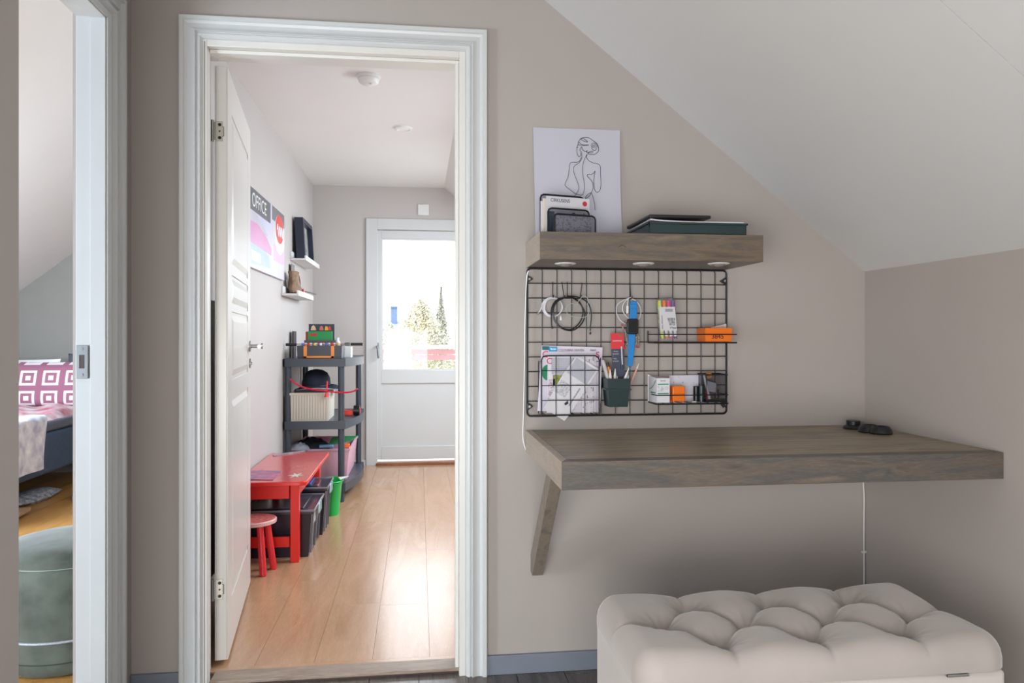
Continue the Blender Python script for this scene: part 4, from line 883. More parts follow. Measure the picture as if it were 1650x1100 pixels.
part(bn, 'hinge', MB().box(q.x-.024, q.x+.024, BY0-.001, BY0+.006, BZB-.007, BZB-.001).cyl((q.x-.024, BY0-.001, BZB-.004), (q.x+.024, BY0-.001, BZB-.004), .0028), M['steel'])

# ============================================================ PLAYROOM
# canvas print
cv = thing('canvas_print', 'canvas print with the word office, pastel cars and a red sign on the playroom wall', 'wall print', (XL+.02, 2.0, 1.49))
CX = XL+.020
part(cv, 'canvas', MB().box(XL+.002, CX, 1.12, 2.56, 1.482, 1.905), mat('pastel print', (188, 196, 222), .35, var=.12, scale=3, rgb2=(216, 206, 226)), smooth=False)
def wallpatch(n, pts, m, d=.0006): part(cv, n, MB().prism([(CX, y, z) for y, z in pts], (d, 0, 0)), m, smooth=False)
wallpatch('header', [(1.3, 1.785), (2.10, 1.785), (2.10, 1.904), (1.3, 1.904)], mat('print grey', (92, 94, 98), .4))
wallpatch('header_strip', [(2.15, 1.82), (2.555, 1.82), (2.555, 1.904), (2.15, 1.904)], mat('print grey2', (110, 110, 112), .4))
text(cv, 'OFFICE', .105, (CX+.0012, 1.60, 1.81), (0, 1, 0), Z3, M['whitepl'], sx=1.12)
ov = lambda cy, cz, a, b, n=20: [(cy+a*math.cos(2*math.pi*i/n), cz+b*math.sin(2*math.pi*i/n)) for i in range(n)]
wallpatch('sign_border', ov(2.385, 1.755, .165, .125), mat('print white', (224, 222, 226), .4), .0010)
wallpatch('red_sign', ov(2.385, 1.79, .135, .090), mat('print red', (214, 60, 56), .4), .0016)
part(cv, 'sign_scroll', MB().tube([(CX+.0022, 2.28+.21*i/12, 1.775+.035*math.sin(i*1.7)) for i in range(13)], .006, 6, smooth=3), mat('print white', (224, 222, 226), .4))
wallpatch('car_roof', [(1.3, 1.785), (1.7, 1.785), (1.9, 1.74), (2.02, 1.70), (1.3, 1.70)], mat('print pale grey', (186, 184, 196), .35), .0008)
wallpatch('pink_car', [(1.3, 1.72), (1.75, 1.73), (1.98, 1.69), (2.12, 1.64), (2.12, 1.60), (1.3, 1.62)], mat('print pink', (204, 140, 182), .35), .0012)
wallpatch('blue_car', [(1.3, 1.61), (1.8, 1.62), (2.05, 1.585), (2.1, 1.52), (1.3, 1.49)], mat('print blue', (160, 180, 212), .35), .0009)
wallpatch('plate', [(1.58, 1.52), (1.82, 1.52), (1.82, 1.575), (1.58, 1.575)], mat('print light', (206, 212, 226), .35), .0014)
wallpatch('pink_glow', [(2.2, 1.58), (2.56, 1.58), (2.56, 1.66), (2.2, 1.68)], mat('print rose', (214, 176, 208), .35), .0008)

def ledge(lab, y0, y1, z, d):
    t = thing('picture_ledge', lab, 'wall shelf', (XL, (y0+y1)/2, z), group='white picture ledges')
    part(t, 'board', MB().box(XL+.001, XL+d, y0, y1, z, z+.014), M['whitepl'], bevel=.001)
    part(t, 'back_strip', MB().box(XL+.001, XL+.013, y0, y1, z+.014, z+.062), M['whitepl'], bevel=.001)
    part(t, 'front_lip', MB().box(XL+d-.012, XL+d, y0, y1, z+.014, z+.034), M['whitepl'], bevel=.001)
ledge('upper white picture ledge with the dark framed photo', 2.9, 3.60, 1.65, .110)
ledge('lower white picture ledge with the brown pouch', 2.56, 3.26, 1.385, .110)
# dark frame leaning on upper ledge
pf = thing('framed_photo', 'deep navy box frame leaning on the upper picture ledge', 'picture frame', (XL+.05, 3.05, 1.6645))
fy0, fy1, fz0, fh = 2.98, 3.45, 1.6645, .30
lean = .018
def fx(d, z): return XL+.014+lean*(1-(z-fz0)/fh)+d
def fbox(y0, y1, z0, z1, d0, d1):
    return MB().hexa([(fx(d0, z0), y0, z0), (fx(d1, z0), y0, z0), (fx(d1, z0), y1, z0), (fx(d0, z0), y1, z0)], [(fx(d0, z1), y0, z1), (fx(d1, z1), y0, z1), (fx(d1, z1), y1, z1), (fx(d0, z1), y1, z1)])
nm = mat('navy lacquer', (34, 40, 60), .4)
part(pf, 'rail', fbox(fy0, fy1, fz0, fz0+.03, 0, .06), nm); part(pf, 'rail', fbox(fy0, fy1, fz0+fh-.03, fz0+fh, 0, .06), nm)
part(pf, 'stile', fbox(fy0, fy0+.04, fz0+.03, fz0+fh-.03, 0, .06), nm); part(pf, 'stile', fbox(fy1-.04, fy1, fz0+.03, fz0+fh-.03, 0, .06), nm)
part(pf, 'picture', fbox(fy0+.04, fy1-.04, fz0+.03, fz0+fh-.03, .02, .024), mat('photo print', (206, 204, 198), .5, var=.1, scale=14, rgb2=(110, 116, 110)))
# brown pouch etc on the lower ledge
def blob(c, pr, n, sx, sy, wr=.08, seed=0):
    m = MB(); r_ = random.Random(seed); m.lathe(c, pr, n, sx, sy)
    for v in m.v:
        a = math.atan2(v.y-c[1], v.x-c[0]); k = 1+wr*math.sin(a*5+v.z*60+seed)*.6+wr*math.sin(a*9-v.z*90)*.4
        v.x = c[0]+(v.x-c[0])*k; v.y = c[1]+(v.y-c[1])*k
    return m
pb = blob((XL+.058, 2.74, 1.4), [(.032,0),(.04,.01),(.042,.04),(.034,.08),(.03,.11),(.034,.15),(.028,.152),(.02,.13)], 20, 1, 2.2, .12)
for v in pb.v: v.y -= (v.z-1.4)*.35
ph = solo('brown_pouch', pb, mat('crumpled tan leather', (134, 108, 84), .7, var=.3, scale=30), 'crumpled tan brown pouch standing on the lower picture ledge', 'pouch')
part(ph, 'dark_lining', blob((XL+.066, 2.79, 1.402), [(.02,0),(.024,.02),(.02,.1),(.012,.135)], 12, 1, 2.4, .1), mat('dark brown lining', (74, 48, 42), .7))
fg = thing('toy_figure', 'small red and blue toy figure beside the tan pouch on the lower ledge', 'toy', (XL+.075, 2.98, 1.3995), local=True)
part(fg, 'body', MB().cyl((0, 0, .018), (0, 0, .038), .012, .009), mat('toy red', (206, 30, 50), .4))
part(fg, 'head', MB().lathe((0, 0, .046), [(.002,-.009),(.008,-.005),(.009,.0),(.007,.006),(.002,.009)], 12), mat('toy red', (206, 30, 50), .4))
for s in (-1, 1):
    part(fg, 'leg', MB().cyl((.0, s*.018, 0), (0, s*.005, .02), .006), mat('toy blue', (34, 64, 160), .4)); part(fg, 'arm', MB().cyl((.0, s*.03, .03), (0, s*.008, .036), .005), mat('toy red', (206, 30, 50), .4))
solo('paint_brush', MB().cyl((XL+.09, 3.0, 1.437), (XL+.13, 3.25, 1.431), .004, .003), M['blackpl'], 'thin black stick poking out over the lower ledge front', 'brush')
solo('photo_card', MB().box(XL+.015, XL+.018, 2.84, 2.98, 1.4005, 1.62), mat('grey photo card', (120, 112, 108), .5, var=.3, scale=40), 'narrow grey card standing behind the tan pouch', 'card', smooth=False)

# ---- shelving unit
un = thing('shelving_unit', 'slate grey plastic shelving unit with bowed front in the playroom corner', 'shelving unit', (-.68, 3.0, FZ))
posts = [(-.862, 2.625), (-.515, 2.625), (-.462, 3.40), (-.862, 3.40)]
lv = [.085, .50, .915]
for x, y in posts: part(un, 'post', MB().cyl((x, y, FZ), (x, y, .93), .0215, n=18), M['shelfpl'])
def bowed(z, t=.052, rim=True):
    pts = [(XL+.008, 2.598), (-.485, 2.598)]
    for i in range(1, 13):
        u = i/12; pts.append((-.485+.058*u+.045*math.sin(math.pi*u), 2.598+.84*u))
    pts += [(XL+.008, 3.438)]
    return pts
for i, z in enumerate(lv):
    b = bowed(z); s_ = part(un, 'shelf', MB().prism([(-.70+(x+.70)*.985, 3.02+(y-3.02)*.992, z+.034) for x, y in b], (0, 0, .0185)), M['shelfpl'])
    k = len(b); ring = MB()
    for a in range(k):
        (xa, ya), (xb, yb) = b[a], b[(a+1) % k]
        n_ = Vector((yb-ya, -(xb-xa), 0)).normalized()*-.006
        ring.add([(xa,ya,z),(xb,yb,z),(xb+n_.x,yb+n_.y,z),(xa+n_.x,ya+n_.y,z),(xa,ya,z+.055),(xb,yb,z+.055),(xb+n_.x,yb+n_.y,z+.055),(xa+n_.x,ya+n_.y,z+.055)], [[0,3,2,1],[4,5,6,7],[0,1,5,4],[1,2,6,5],[2,3,7,6],[3,0,4,7]])
    part(s_, 'rim', ring, M['shelfpl'], angle=20)
ZT = lambda i: lv[i]+.053
# table football toy
z = ZT(2)
tf = thing('table_football', 'small tabletop football game in black and orange on top of the shelving unit', 'toy game', (-.69, 2.72, z))
def PT(px, py, Y): return PY(px, py, Y)
YT = 2.625
xa, xb = PT(478, 570, YT).x, PT(551, 570, YT).x; zt2 = z+.088
part(tf, 'case', cupwall(xa, xb, YT, YT+.20, z, zt2, .004, .008).box(xa+.006, xb-.006, YT+.006, YT+.194, z, z+.03), mat('game grey plastic', (60, 64, 72), .4), bevel=.004)
oxa, oxb = PT(489, 570, YT).x, PT(538.5, 570, YT).x; om = mat('game orange', (226, 140, 62), .45)
part(tf, 'orange_frame', MB().box(oxa, oxa+.022, YT-.004, YT+.004, z+.004, zt2-.003).box(oxb-.022, oxb, YT-.004, YT+.004, z+.004, zt2-.003).box(oxa, oxb, YT-.004, YT+.004, z+.004, z+.018), om, bevel=.002)
part(tf, 'back_panel', MB().box(xa+.02, xb-.06, YT+.19, YT+.197, z+.03, zt2+.035), mat('game panel grey', (92, 88, 90), .5), bevel=.002)
for k, yy in enumerate((YT+.03, YT+.075, YT+.12, YT+.16)):
    rd = part(tf, 'rod', MB().cyl((xa-.06 if k == 0 else xa-.01, yy, zt2+.008), (xb+.10 if k == 0 else xb+.03, yy, zt2+.008), .0035), M['steel'])
    part(rd, 'grip', MB().cyl((xb+.055 if k == 0 else xb+.01, yy, zt2+.008), (xb+.135 if k == 0 else xb+.04, yy, zt2+.008), .0095), M['blackpl'])
    if k == 0: part(rd, 'grip', MB().cyl((xa-.075, yy, zt2+.006), (xa-.005, yy, zt2+.006), .0095), M['blackpl'])
    cols = [(52, 108, 220), (214, 40, 48), (238, 196, 60), (230, 226, 224)]
    for j in range(7):
        xx = xa+.035+j*(xb-xa-.06)/6
        part(rd, 'player', MB().box(xx-.008, xx+.008, yy-.006, yy+.006, zt2-.012, zt2+.016), mat('player %d' % ((j+k) % 4), cols[(j+k) % 4], .5), bevel=.003)
# game boxes
def gbox(name, label, px0, px1, py0, Y, t, m, cat='box', zz=z, zbase=None):
    a = PY(px0, py0, Y); b = PY(px1, py0, Y)
    return solo(name, MB().box(a.x, b.x, Y, Y+t, zbase if zbase else zz, a.z), m, label, cat, smooth=False)
g1 = gbox('game_box', 'green game box with red logo standing on the table football toy', 496, 535, 533.5, YT+.245, .03, mat('box green', (22, 146, 74), .45))
e = PY(498.5, 541, YT+.2445)
lg_ = part(g1, 'logo', MB().prism([PY(499.5, 540.5, YT+.2445), PY(499, 538), PY(1,1,1)] if False else [PY(499, 541, YT+.2445), PY(500, 537.5, YT+.2445), PY(510, 536.5, YT+.2445), PY(511, 539.5, YT+.2445), PY(509, 541, YT+.2445)], (0, -.0006, 0)), mat('logo red2', (206, 40, 44), .5))
part(g1, 'cream_strip', MB().prism([PY(520, 551, YT+.2445), PY(520.5, 547.5, YT+.2445), PY(533, 550.5, YT+.2445), PY(533, 552, YT+.2445)], (0, -.0006, 0)), mat('cream print', (220, 206, 150), .5))
g2 = gbox('game_box', 'dark navy game box with orange and cream pictures behind the green box', 497.5, 539, 522, YT+.285, .03, mat('box navy', (48, 50, 66), .45))
for px, w_, c_ in ((505, 9, (222, 188, 150)), (518, 7, (206, 110, 100)), (526, 6, (236, 170, 52)), (531, 5, (214, 70, 44))):
    part(g2, 'picture', MB().prism([PY(px-w_/2, 532, YT+.2845), PY(px-w_/3, 526, YT+.2845), PY(px, 523.5+abs(px-505)*.08, YT+.2845), PY(px+w_/3, 526.5, YT+.2845), PY(px+w_/2, 532, YT+.2845)], (0, -.0006, 0)), mat('pic %d' % px, c_, .5))
g3 = gbox('game_box', 'red brown game box just showing left of the green box', 492.5, 498, 534, YT+.225+.03, .02, mat('box red brown', (176, 62, 44), .45))
solo('dark_board', MB().prism([(XL+.02, 2.86, z), (XL+.030, 2.86, z), (XL+.030, 2.86, z+.185), (XL+.020, 2.86, z+.185)], (0, .12, 0)), mat('dark board', (58, 48, 48), .6), 'thin dark board leaning on the wall at the shelf top', 'board')
q = PY(542.5, 553, 2.80)
solo('white_bottle', MB().cyl((q.x, 2.86, z), (q.x, 2.86, z+.115), .018, n=14).cyl((q.x, 2.86, z+.115), (q.x, 2.86, z+.14), .010, n=12), M['whitepl'], 'small white bottle behind the football game', 'bottle')
solo('white_box', MB().box(PY(552, 570, 2.9).x, PY(566, 570, 2.9).x, 2.88, 3.0, z, z+.075), M['whitepl'], 'small white carton right of the football game', 'carton', smooth=False, bevel=.001)
ys_ = 3.0
# ribbed basket
z = ZT(1); YB2 = 2.61
ba, bb = PY(467.5, 684, YB2).x, PY(529.5, 684, YB2).x; hb = .19
rb = thing('storage_basket', 'cream ribbed storage basket on the middle shelf of the unit', 'basket', ((ba+bb)/2, 2.8, z))
part(rb, 'tub', cupwall(ba, bb, YB2, YB2+.36, z, z+hb, .003, .006).box(ba+.008, bb-.008, YB2+.008, YB2+.35, z, z+.006), M['cream'], bevel=.002)
part(rb, 'rim', MB().add(*(lambda m: (m.v, m.f))(cupwall(ba-.004, bb+.004, YB2-.004, YB2+.364, z+hb-.016, z+hb, 0, .012))), M['cream'])
for k in range(14):
    xx = ba+.010+k*(bb-ba-.02)/13; part(rb, 'rib', MB().box(xx-.0035, xx+.0035, YB2-.0035, YB2+.002, z+.012, z+hb-.018), M['cream'], bevel=.001)
# things in basket
zz = z+hb
solo('felt_hat', blob((-.70, 2.80, zz+.040), [(.105,.0),(.104,.02),(.098,.05),(.078,.085),(.045,.103),(.01,.108)], 28, .92, 1.1, .015), M['navy'], 'dark navy cap lying on top of the cream basket', 'hat')
def brim(u, v):
    a = 2*math.pi*u; r = .10+.055*v; return Vector((-.675+r*1.0*math.cos(a), 2.79+r*1.1*math.sin(a), zz+.036-.022*v*v*(1+.5*math.cos(2*a))))
bo = bpy.data.objects['felt_hat']; part(bo, 'brim', MB().sheet(brim, 36, 4, (0, 0, .004)), M['navy'])
part(bo, 'brim_edge', MB().tube([brim(i/36, 1)+Vector((0, 0, .003)) for i in range(36)], .0035, 6, closed=True), mat('grey piping', (168, 170, 178), .6))
def arc(px, Y): return [PY(a, b, Y) for a, b in px]
hp = solo('toy_bow', MB().tube(arc([(467, 610), (475, 617), (487, 623), (503, 627), (520, 629), (535, 631), (548, 632), (560, 632), (570, 630), (576, 626)], 2.60-.02), .0055, 8, smooth=4), mat('raspberry plastic', (210, 26, 62), .35), 'long curved raspberry red plastic bow across the shelving unit', 'toy bow')
dt = thing('toy_dart', 'bright red plastic dart standing on the rim of the cream basket', 'toy', tuple(PY(526.5, 638, 2.585)))
part(dt, 'suction_cup', MB().cyl(PY(526, 639.5, 2.585), PY(526.3, 633, 2.585), .015, .007), mat('coral red', (240, 54, 60), .4))
part(dt, 'shaft', MB().cyl(PY(526.3, 634, 2.585), PY(527.3, 614, 2.585), .0055, .0045), mat('coral red', (240, 54, 60), .4))
solo('crumpled_cloth', blob((-.735, 2.79, zz-.03), [(.09,0),(.115,.02),(.10,.045),(.06,.062),(.01,.066)], 24, 1, 1.2, .09, 2), mat('mauve grey cloth', (112, 104, 116), .8, var=.2, scale=20), 'mauve grey cloth bulging out of the cream basket', 'cloth')
tc_ = thing('toy_headset', 'black and red toy on the middle shelf behind the right post', 'toy', tuple(PY(570, 672, 3.0)))
q = PY(575, 664, 2.95); q.z = z+.036
part(tc_, 'ear_cup', MB().cyl((q.x-.022, 2.95, q.z), (q.x+.022, 2.95, q.z), .036, n=20), M['blackpl'], bevel=.003)
part(tc_, 'red_ring', MB().cyl((q.x+.012, 2.9495, q.z), (q.x+.0235, 2.9495, q.z), .026, n=20), mat('toy vermilion', (236, 66, 44), .4))
part(tc_, 'red_block', MB().box(q.x-.095, q.x-.022, 2.93, 2.97, z+.003, z+.040), mat('toy vermilion', (236, 66, 44), .4), bevel=.004)
# bottom shelf: pink tub
z = ZT(0); YP = 2.70
pa, pbx = PY(520, 760, YP).x-.02, PY(560, 760, YP).x+.012
pk = thing('pink_tub', 'pale pink storage tub on the lowest shelf of the unit', 'tub', ((pa+pbx)/2, 2.9, z))
part(pk, 'tub_body', cupwall(XL+.04, pbx, YP, 3.36, z, z+.215, .022, .004).box(XL+.07, pbx-.03, YP+.03, 3.33, z, z+.004), M['pink'], bevel=.004)
part(pk, 'rim', MB().add(*(lambda m: (m.v, m.f))(cupwall(XL+.033, pbx+.006, YP-.006, 3.366, z+.205, z+.217, 0, .012))), M['pink'])
zt3 = z+.218
def mound(cx, cy, sx, sy, h, seed):
    def fn(u, v):
        a = (u-.5)*2; b = (v-.5)*2; r = min(1, math.hypot(a, b)); k = (1-r*r)
        return Vector((cx+a*sx, cy+b*sy, zt3+h*k*(1+.3*math.sin(a*9+seed)*math.cos(b*7+seed))))
    return MB().sheet(fn, 14, 14, (0, 0, .006))
solo('black_bag', mound(-.73, 2.80, .13, .10, .055, 1), mat('black nylon', (40, 42, 50), .5, var=.2), 'black crumpled bag on top of the pink tub', 'bag')
solo('clear_bag', mound(-.80, 2.72, .07, .06, .035, 4), mat('pale plastic film', (170, 176, 186), .3), 'pale plastic bag spilling over the left end of the pink tub', 'bag')
solo('green_folder', MB().prism([(-.62, 2.75, zt3+.012), (-.46, 2.75, zt3+.045), (-.43, 2.95, zt3+.050), (-.62, 3.05, zt3+.03)], (0, 0, .004)), M['leafgreen'], 'green plastic folder on the right of the pink tub', 'folder')
solo('orange_toy', MB().box(-.535, -.47, YP+.01, YP+.05, zt3+.001, zt3+.028), mat('toy orange', (244, 110, 40), .4), 'small orange toy block on the pink tub', 'toy', bevel=.004)
solo('blue_toy', MB().cyl((-.67, YP+.015, zt3+.014), (-.575, YP+.015, zt3+.014), .013, n=12), mat('pale blue toy', (120, 160, 200), .4), 'pale blue rolled item on the front rim of the pink tub', 'toy', bevel=.003)

# ---- red table
TZ = .418; TX0, TX1, TY0, TY1 = XL+.014, -.537, 1.225, 2.15
rt = thing('kids_table', 'low red wooden play table beside the open door', 'table', ((TX0+TX1)/2, 1.7, FZ))
rcn = .035
tp = []
for cx, cy, a0 in ((TX1-rcn, TY0+rcn, -90), (TX1-.004, TY1-.004, 0), (TX0+.004, TY1-.004, 90), (TX0+rcn, TY0+rcn, 180)):
    r = rcn if a0 in (-90, 180) else .004
    for k in range(5): a = math.radians(a0+90*k/4); tp.append((cx+r*math.cos(a), cy+r*math.sin(a), TZ-.020))
part(rt, 'tabletop', MB().prism(tp, (0, 0, .0195)), M['red'], bevel=.003)
part(rt, 'top_sheet', MB().prism([(a*.985+(TX0+TX1)/2*.015, b*.99+1.69*.01, TZ-.0004) for a, b, c in tp], (0, 0, .0008)), M['redtop'])
lw = .042
lgs = [(TX1-.045-lw, 1.285), (TX1-.045-lw, TY1-.10), (TX0+.02, 1.285), (TX0+.02, TY1-.10)]
for x, y in lgs: part(rt, 'leg', MB().box(x, x+lw, y, y+lw, FZ, TZ-.02), M['red'], bevel=.003)
part(rt, 'apron', MB().box(TX0+.03, TX1-.05-lw, 1.292, 1.312, TZ-.095, TZ-.02), M['red'], bevel=.002)
part(rt, 'apron', MB().box(TX1-.045-lw+.01, TX1-.045-lw+.03, 1.32, TY1-.1, TZ-.095, TZ-.02), M['red'], bevel=.002)
part(rt, 'stretcher', MB().box(TX0+.03, TX1-.05-lw, 1.298, 1.318, .085, .135), M['red'], bevel=.002)
c = PZ(477, 765.5, TZ+.0006)
st = []
for i in range(12):
    a = 2*math.pi*i/12; r = .046 if i % 2 == 0 else .015; st.append((c.x+r*math.cos(a)*.9, c.y+r*math.sin(a)*1.6, TZ+.0008))
part(rt, 'star_motif', MB().prism(st, (0, 0, .0006)), mat('star cream', (206, 204, 190), .4))
def tsheet(name, lab, cat, pts, m, t=.003): return solo(name, MB().prism([PZ(a, b, TZ+.0009) for a, b in pts], (0, 0, t)), m, lab, cat, smooth=False)
tsheet('comic_book', 'blue grey and pink comic booklet on the red table by the door', 'booklet', [(400, 773), (440, 773.5), (455, 759), (400, 758)], mat('comic cover', (92, 112, 140), .4, var=.3, scale=20, rgb2=(206, 96, 130)))
tsheet('pencil', 'silver and dark pencil lying at the back of the red table', 'pencil', [(441, 734.8), (492, 727.6), (491, 726.4), (439.5, 733.2)], mat('silver pencil', (150, 150, 158), .3, var=.4, scale=90), .005)

# ---- smoked storage boxes under the table
def crate(lab, x0, x1, y0, y1, h, lidm, extra=None):
    t = thing('storage_box', lab, 'storage box', ((x0+x1)/2, (y0+y1)/2, FZ), group='lidded storage boxes under the red table')
    part(t, 'tub', cupwall(x0, x1, y0, y1, FZ, h-.02, .018, .003).box(x0+.02, x1-.02, y0+.02, y1-.02, FZ, FZ+.004), mat('smoky box side', (52, 48, 60), .2, trans=.0), bevel=.006)
    for k in range(3):
        yy = y0+.06+(y1-y0-.1)*k/2; part(t, 'side_rib', MB().hexa([(x1-.016, yy-.004, FZ+.01), (x1-.008, yy-.004, FZ+.01), (x1-.008, yy+.004, FZ+.01), (x1-.016, yy+.004, FZ+.01)], [(x1-.003, yy-.004, h-.03), (x1+.004, yy-.004, h-.03), (x1+.004, yy+.004, h-.03), (x1-.003, yy+.004, h-.03)]), mat('rib grey', (120, 120, 128), .3))
    l = part(t, 'lid', MB().box(x0-.01, x1+.012, y0-.012, y1+.012, h-.024, h-.006).box(x0+.03, x1-.045, y0+.035, y1-.035, h-.006, h), lidm, bevel=.006, seg=3)
    part(l, 'lid_rim', MB().tube([(x0-.01, y0-.012, h-.006), (x1+.012, y0-.012, h-.006), (x1+.012, y1+.012, h-.006), (x0-.01, y1+.012, h-.006)], .006, 8, closed=True), mat('smoky lid edge', (120, 122, 134), .25))
    cl = part(t, 'latch', MB().box(x1+.010, x1+.020, (y0+y1)/2-.05, (y0+y1)/2+.05, h-.055, h-.004), mat('clear grey latch', (176, 192, 196), .25), bevel=.004)
    part(cl, 'latch_band', MB().box(x1+.012, x1+.0215, (y0+y1)/2-.012, (y0+y1)/2+.012, h-.054, h-.0035), mat('teal latch', (60, 150, 150), .4), bevel=.002)
    return t
lidm = mat('smoky dark lid', (66, 64, 74), .18)
b1 = crate('smoky grey lidded storage box nearest the stool under the red table', XL+.03, -.532, 1.36, 1.73, .255, lidm)
part(b1, 'side_label', MB().hexa([(-.547, 1.45, .09), (-.546, 1.45, .09), (-.546, 1.60, .09), (-.547, 1.60, .09)], [(-.5335, 1.45, .21), (-.532, 1.45, .21), (-.532, 1.60, .21), (-.5335, 1.60, .21)]), mat('label pale', (170, 178, 188), .4))
b2 = crate('smoky lidded storage box behind, with a blue folder on its lid', XL+.03, -.515, 1.77, 2.03, .285, lidm)
b2z = .2855
solo('blue_folder', MB().box(XL+.2, -.60, 1.80, 1.99, b2z+.0005, b2z+.012), mat('folder blue', (50, 80, 150), .35), 'blue folder lying on the rear storage box', 'folder', bevel=.002)

# ---- green toy bucket
gb = thing('green_bucket', 'bright green plastic spouted bin between the storage boxes and shelving unit', 'bin', (-.53, 2.27, FZ))
def gwall(t=.003):
    m = MB(); n = 20; prof = [(.045, 0), (.052, .08), (.060, .175), (.066, .207)]
    def ring(r, z, s): 
        out = []
        for k in range(n):
            a = 2*math.pi*k/n; spout = 1+.35*max(0, math.cos(a-math.radians(-60)))**6*(z/.207)**3
            out.append((-.538+r*s*spout*math.cos(a), 2.285+r*s*spout*1.5*math.sin(a), FZ+z))
        return out
    vs = []
    for r, z in prof: vs += ring(r, z, 1)
    for r, z in prof[::-1]: vs += ring(r-t, z+(.003 if z == 0 else 0), 1)
    R = len(prof)*2
    return m.add(vs, [[i*n+k, i*n+(k+1) % n, (i+1)*n+(k+1) % n, (i+1)*n+k] for i in range(R-1) for k in range(n)]+[list(range(n))[::-1], [(R-1)*n+k for k in range(n)]])
part(gb, 'bin_body', gwall(), M['green'])
part(gb, 'rim', MB().tube([(-.538+.069*math.cos(a), 2.285+.103*math.sin(a), FZ+.209) for a in [2*math.pi*k/24 for k in range(24)]], .005, 8, closed=True), M['green'])
solo('toy_sword', MB().prism([(-.50, 2.30, .234), (-.48, 2.22, .234), (-.435, 2.30, .240)], (0, 0, .003)), M['whitepl'], 'white pointed plastic scrap on the rim of the green bin', 'toy')

# ---- stool
SXc, SYc = -.772, 1.165; SZt = .262
ts = thing('kids_stool', 'small round red kids stool with pale patterned seat', 'stool', (SXc, SYc, FZ))
part(ts, 'seat', MB().lathe((SXc, SYc, SZt-.022), [(.095,0),(.105,.004),(.106,.018),(.102,.022)], 36), mat('pale pink seat edge', (226, 176, 172), .35), bevel=0)
part(ts, 'seat_print', MB().lathe((SXc, SYc, SZt), [(.098,0),(.098,.0008)], 32), mat('red dotted seat', (196, 60, 66), .3, var=.1, scale=60, rgb2=(230, 150, 140)))
for a in (-50, 20, 130, 220):
    t = math.radians(a); dx, dy = math.cos(t), math.sin(t)
    part(ts, 'leg', MB().cyl((SXc+dx*.062, SYc+dy*.062, SZt-.02), (SXc+dx*.092, SYc+dy*.092, FZ), .0155, .0165), mat('stool leg red', (222, 46, 54), .3), bevel=.002)

# ---- dark garment behind the door
solo('garment_bag', MB().box(XL+.003, XL+.05, .45, .98, .12, 1.27), mat('black nylon dark', (26, 22, 32), .6, var=.2), 'black object hanging behind the open door, glimpsed through the hinge gap', 'bag', bevel=.02)

# ============================================================ BEDROOM AT LEFT
po = thing('velvet_pouf', 'round sage green velvet pouf inside the bedroom doorway', 'pouf', (-1.203, .328, FZ), local=True)
R_ = .225
part(po, 'body', MB().lathe((0, 0, 0), [(R_-.012,.004),(R_-.002,.02),(R_,.06),(R_+.002,.2),(R_+.001,.33),(R_-.004,.352)], 48), M['pouf'])
part(po, 'lid', MB().lathe((0, 0, 0), [(R_-.004,.352),(R_+.004,.357),(R_+.004,.375),(R_-.012,.395),(R_-.06,.408),(.08,.415),(.01,.417)], 48), M['pouf'])
part(po, 'piping', MB().tube([((R_+.003)*math.cos(a), (R_+.003)*math.sin(a), .353) for a in [2*math.pi*k/64 for k in range(64)]], .0016, 5, closed=True), mat('pale sage piping', (158, 170, 158), .6))
part(po, 'braid', MB().tube([((R_+.003)*math.cos(a), (R_+.003)*math.sin(a), .118) for a in [2*math.pi*k/64 for k in range(64)]], .0042, 6, closed=True), mat('silver braid', (168, 172, 180), .5, var=.2, scale=200))
part(po, 'bottom_seam', MB().tube([((R_+.001)*math.cos(a), (R_+.001)*math.sin(a), .048) for a in [2*math.pi*k/64 for k in range(64)]], .0016, 5, closed=True), mat('dark seam', (52, 60, 52), .8))
# bed
bd = thing('bed', 'upholstered slate blue bed in the room at left', 'bed', (-2.9, 2.9, FZ))
BXs, BYn, BYf = -2.46, 1.9, 3.96
part(bd, 'base_box', MB().box(XKL+.02, BXs, BYn, BYf, .20, .47), M['bedblue'], bevel=.02, seg=3)
part(bd, 'mattress_topper', MB().box(XKL+.02, BXs-.01, BYn+.02, BYf, .47, .545), M['satin'], bevel=.025, seg=3)
for x, y in ((BXs-.08, BYn+.1), (BXs-.08, BYf-.15), (XKL+.12, BYn+.1), (XKL+.12, BYf-.15)):
    part(bd, 'leg', MB().cyl((x, y, FZ), (x, y, .2), .022, .028), wood('bed leg wood', [(140, 84, 44), (168, 104, 60)], (1, 1, 6), 4))
def duv(u, v):
    x = XKL+.05+(BXs-.03-XKL-.05)*u; y = 2.74+.98*v
    z = .549+.030*(1-abs(2*u-1)**6)+.010*math.sin(x*23+y*11)+.006*math.sin(y*31-x*9); 
    if u > .93: z -= (u-.93)*.5
    return Vector((x, y, z))
solo('duvet', MB().sheet(duv, 40, 40, (0, 0, .018)), mat('floral duvet', (222, 214, 214), .8, var=.02, scale=9, rgb2=(184, 96, 116)), 'white duvet with rose pink floral print on the bed', 'duvet')
def thr(u, v):   # throw over the side
    s = v*.62; y = 2.02+(.70+.04*math.sin(v*5))*u
    if s < .26: x = BXs-.24+s; z = .600+.004*math.sin(y*25)
    elif s < .31: t = (s-.26)/.05*math.pi/2; x = BXs+.02+.030*math.sin(t); z = .57+.030*math.cos(t)
    else: x = BXs+.052+.006*math.sin(y*22); z = .57-(s-.31)*1.0
    return Vector((x, y, z))
solo('throw_blanket', MB().sheet(thr, 30, 40, (.004, 0, .004)), mat('white throw with grey print', (236, 236, 242), .85, var=.02, scale=13, rgb2=(172, 172, 194)), 'white throw with soft grey print hanging over the bed side', 'blanket')
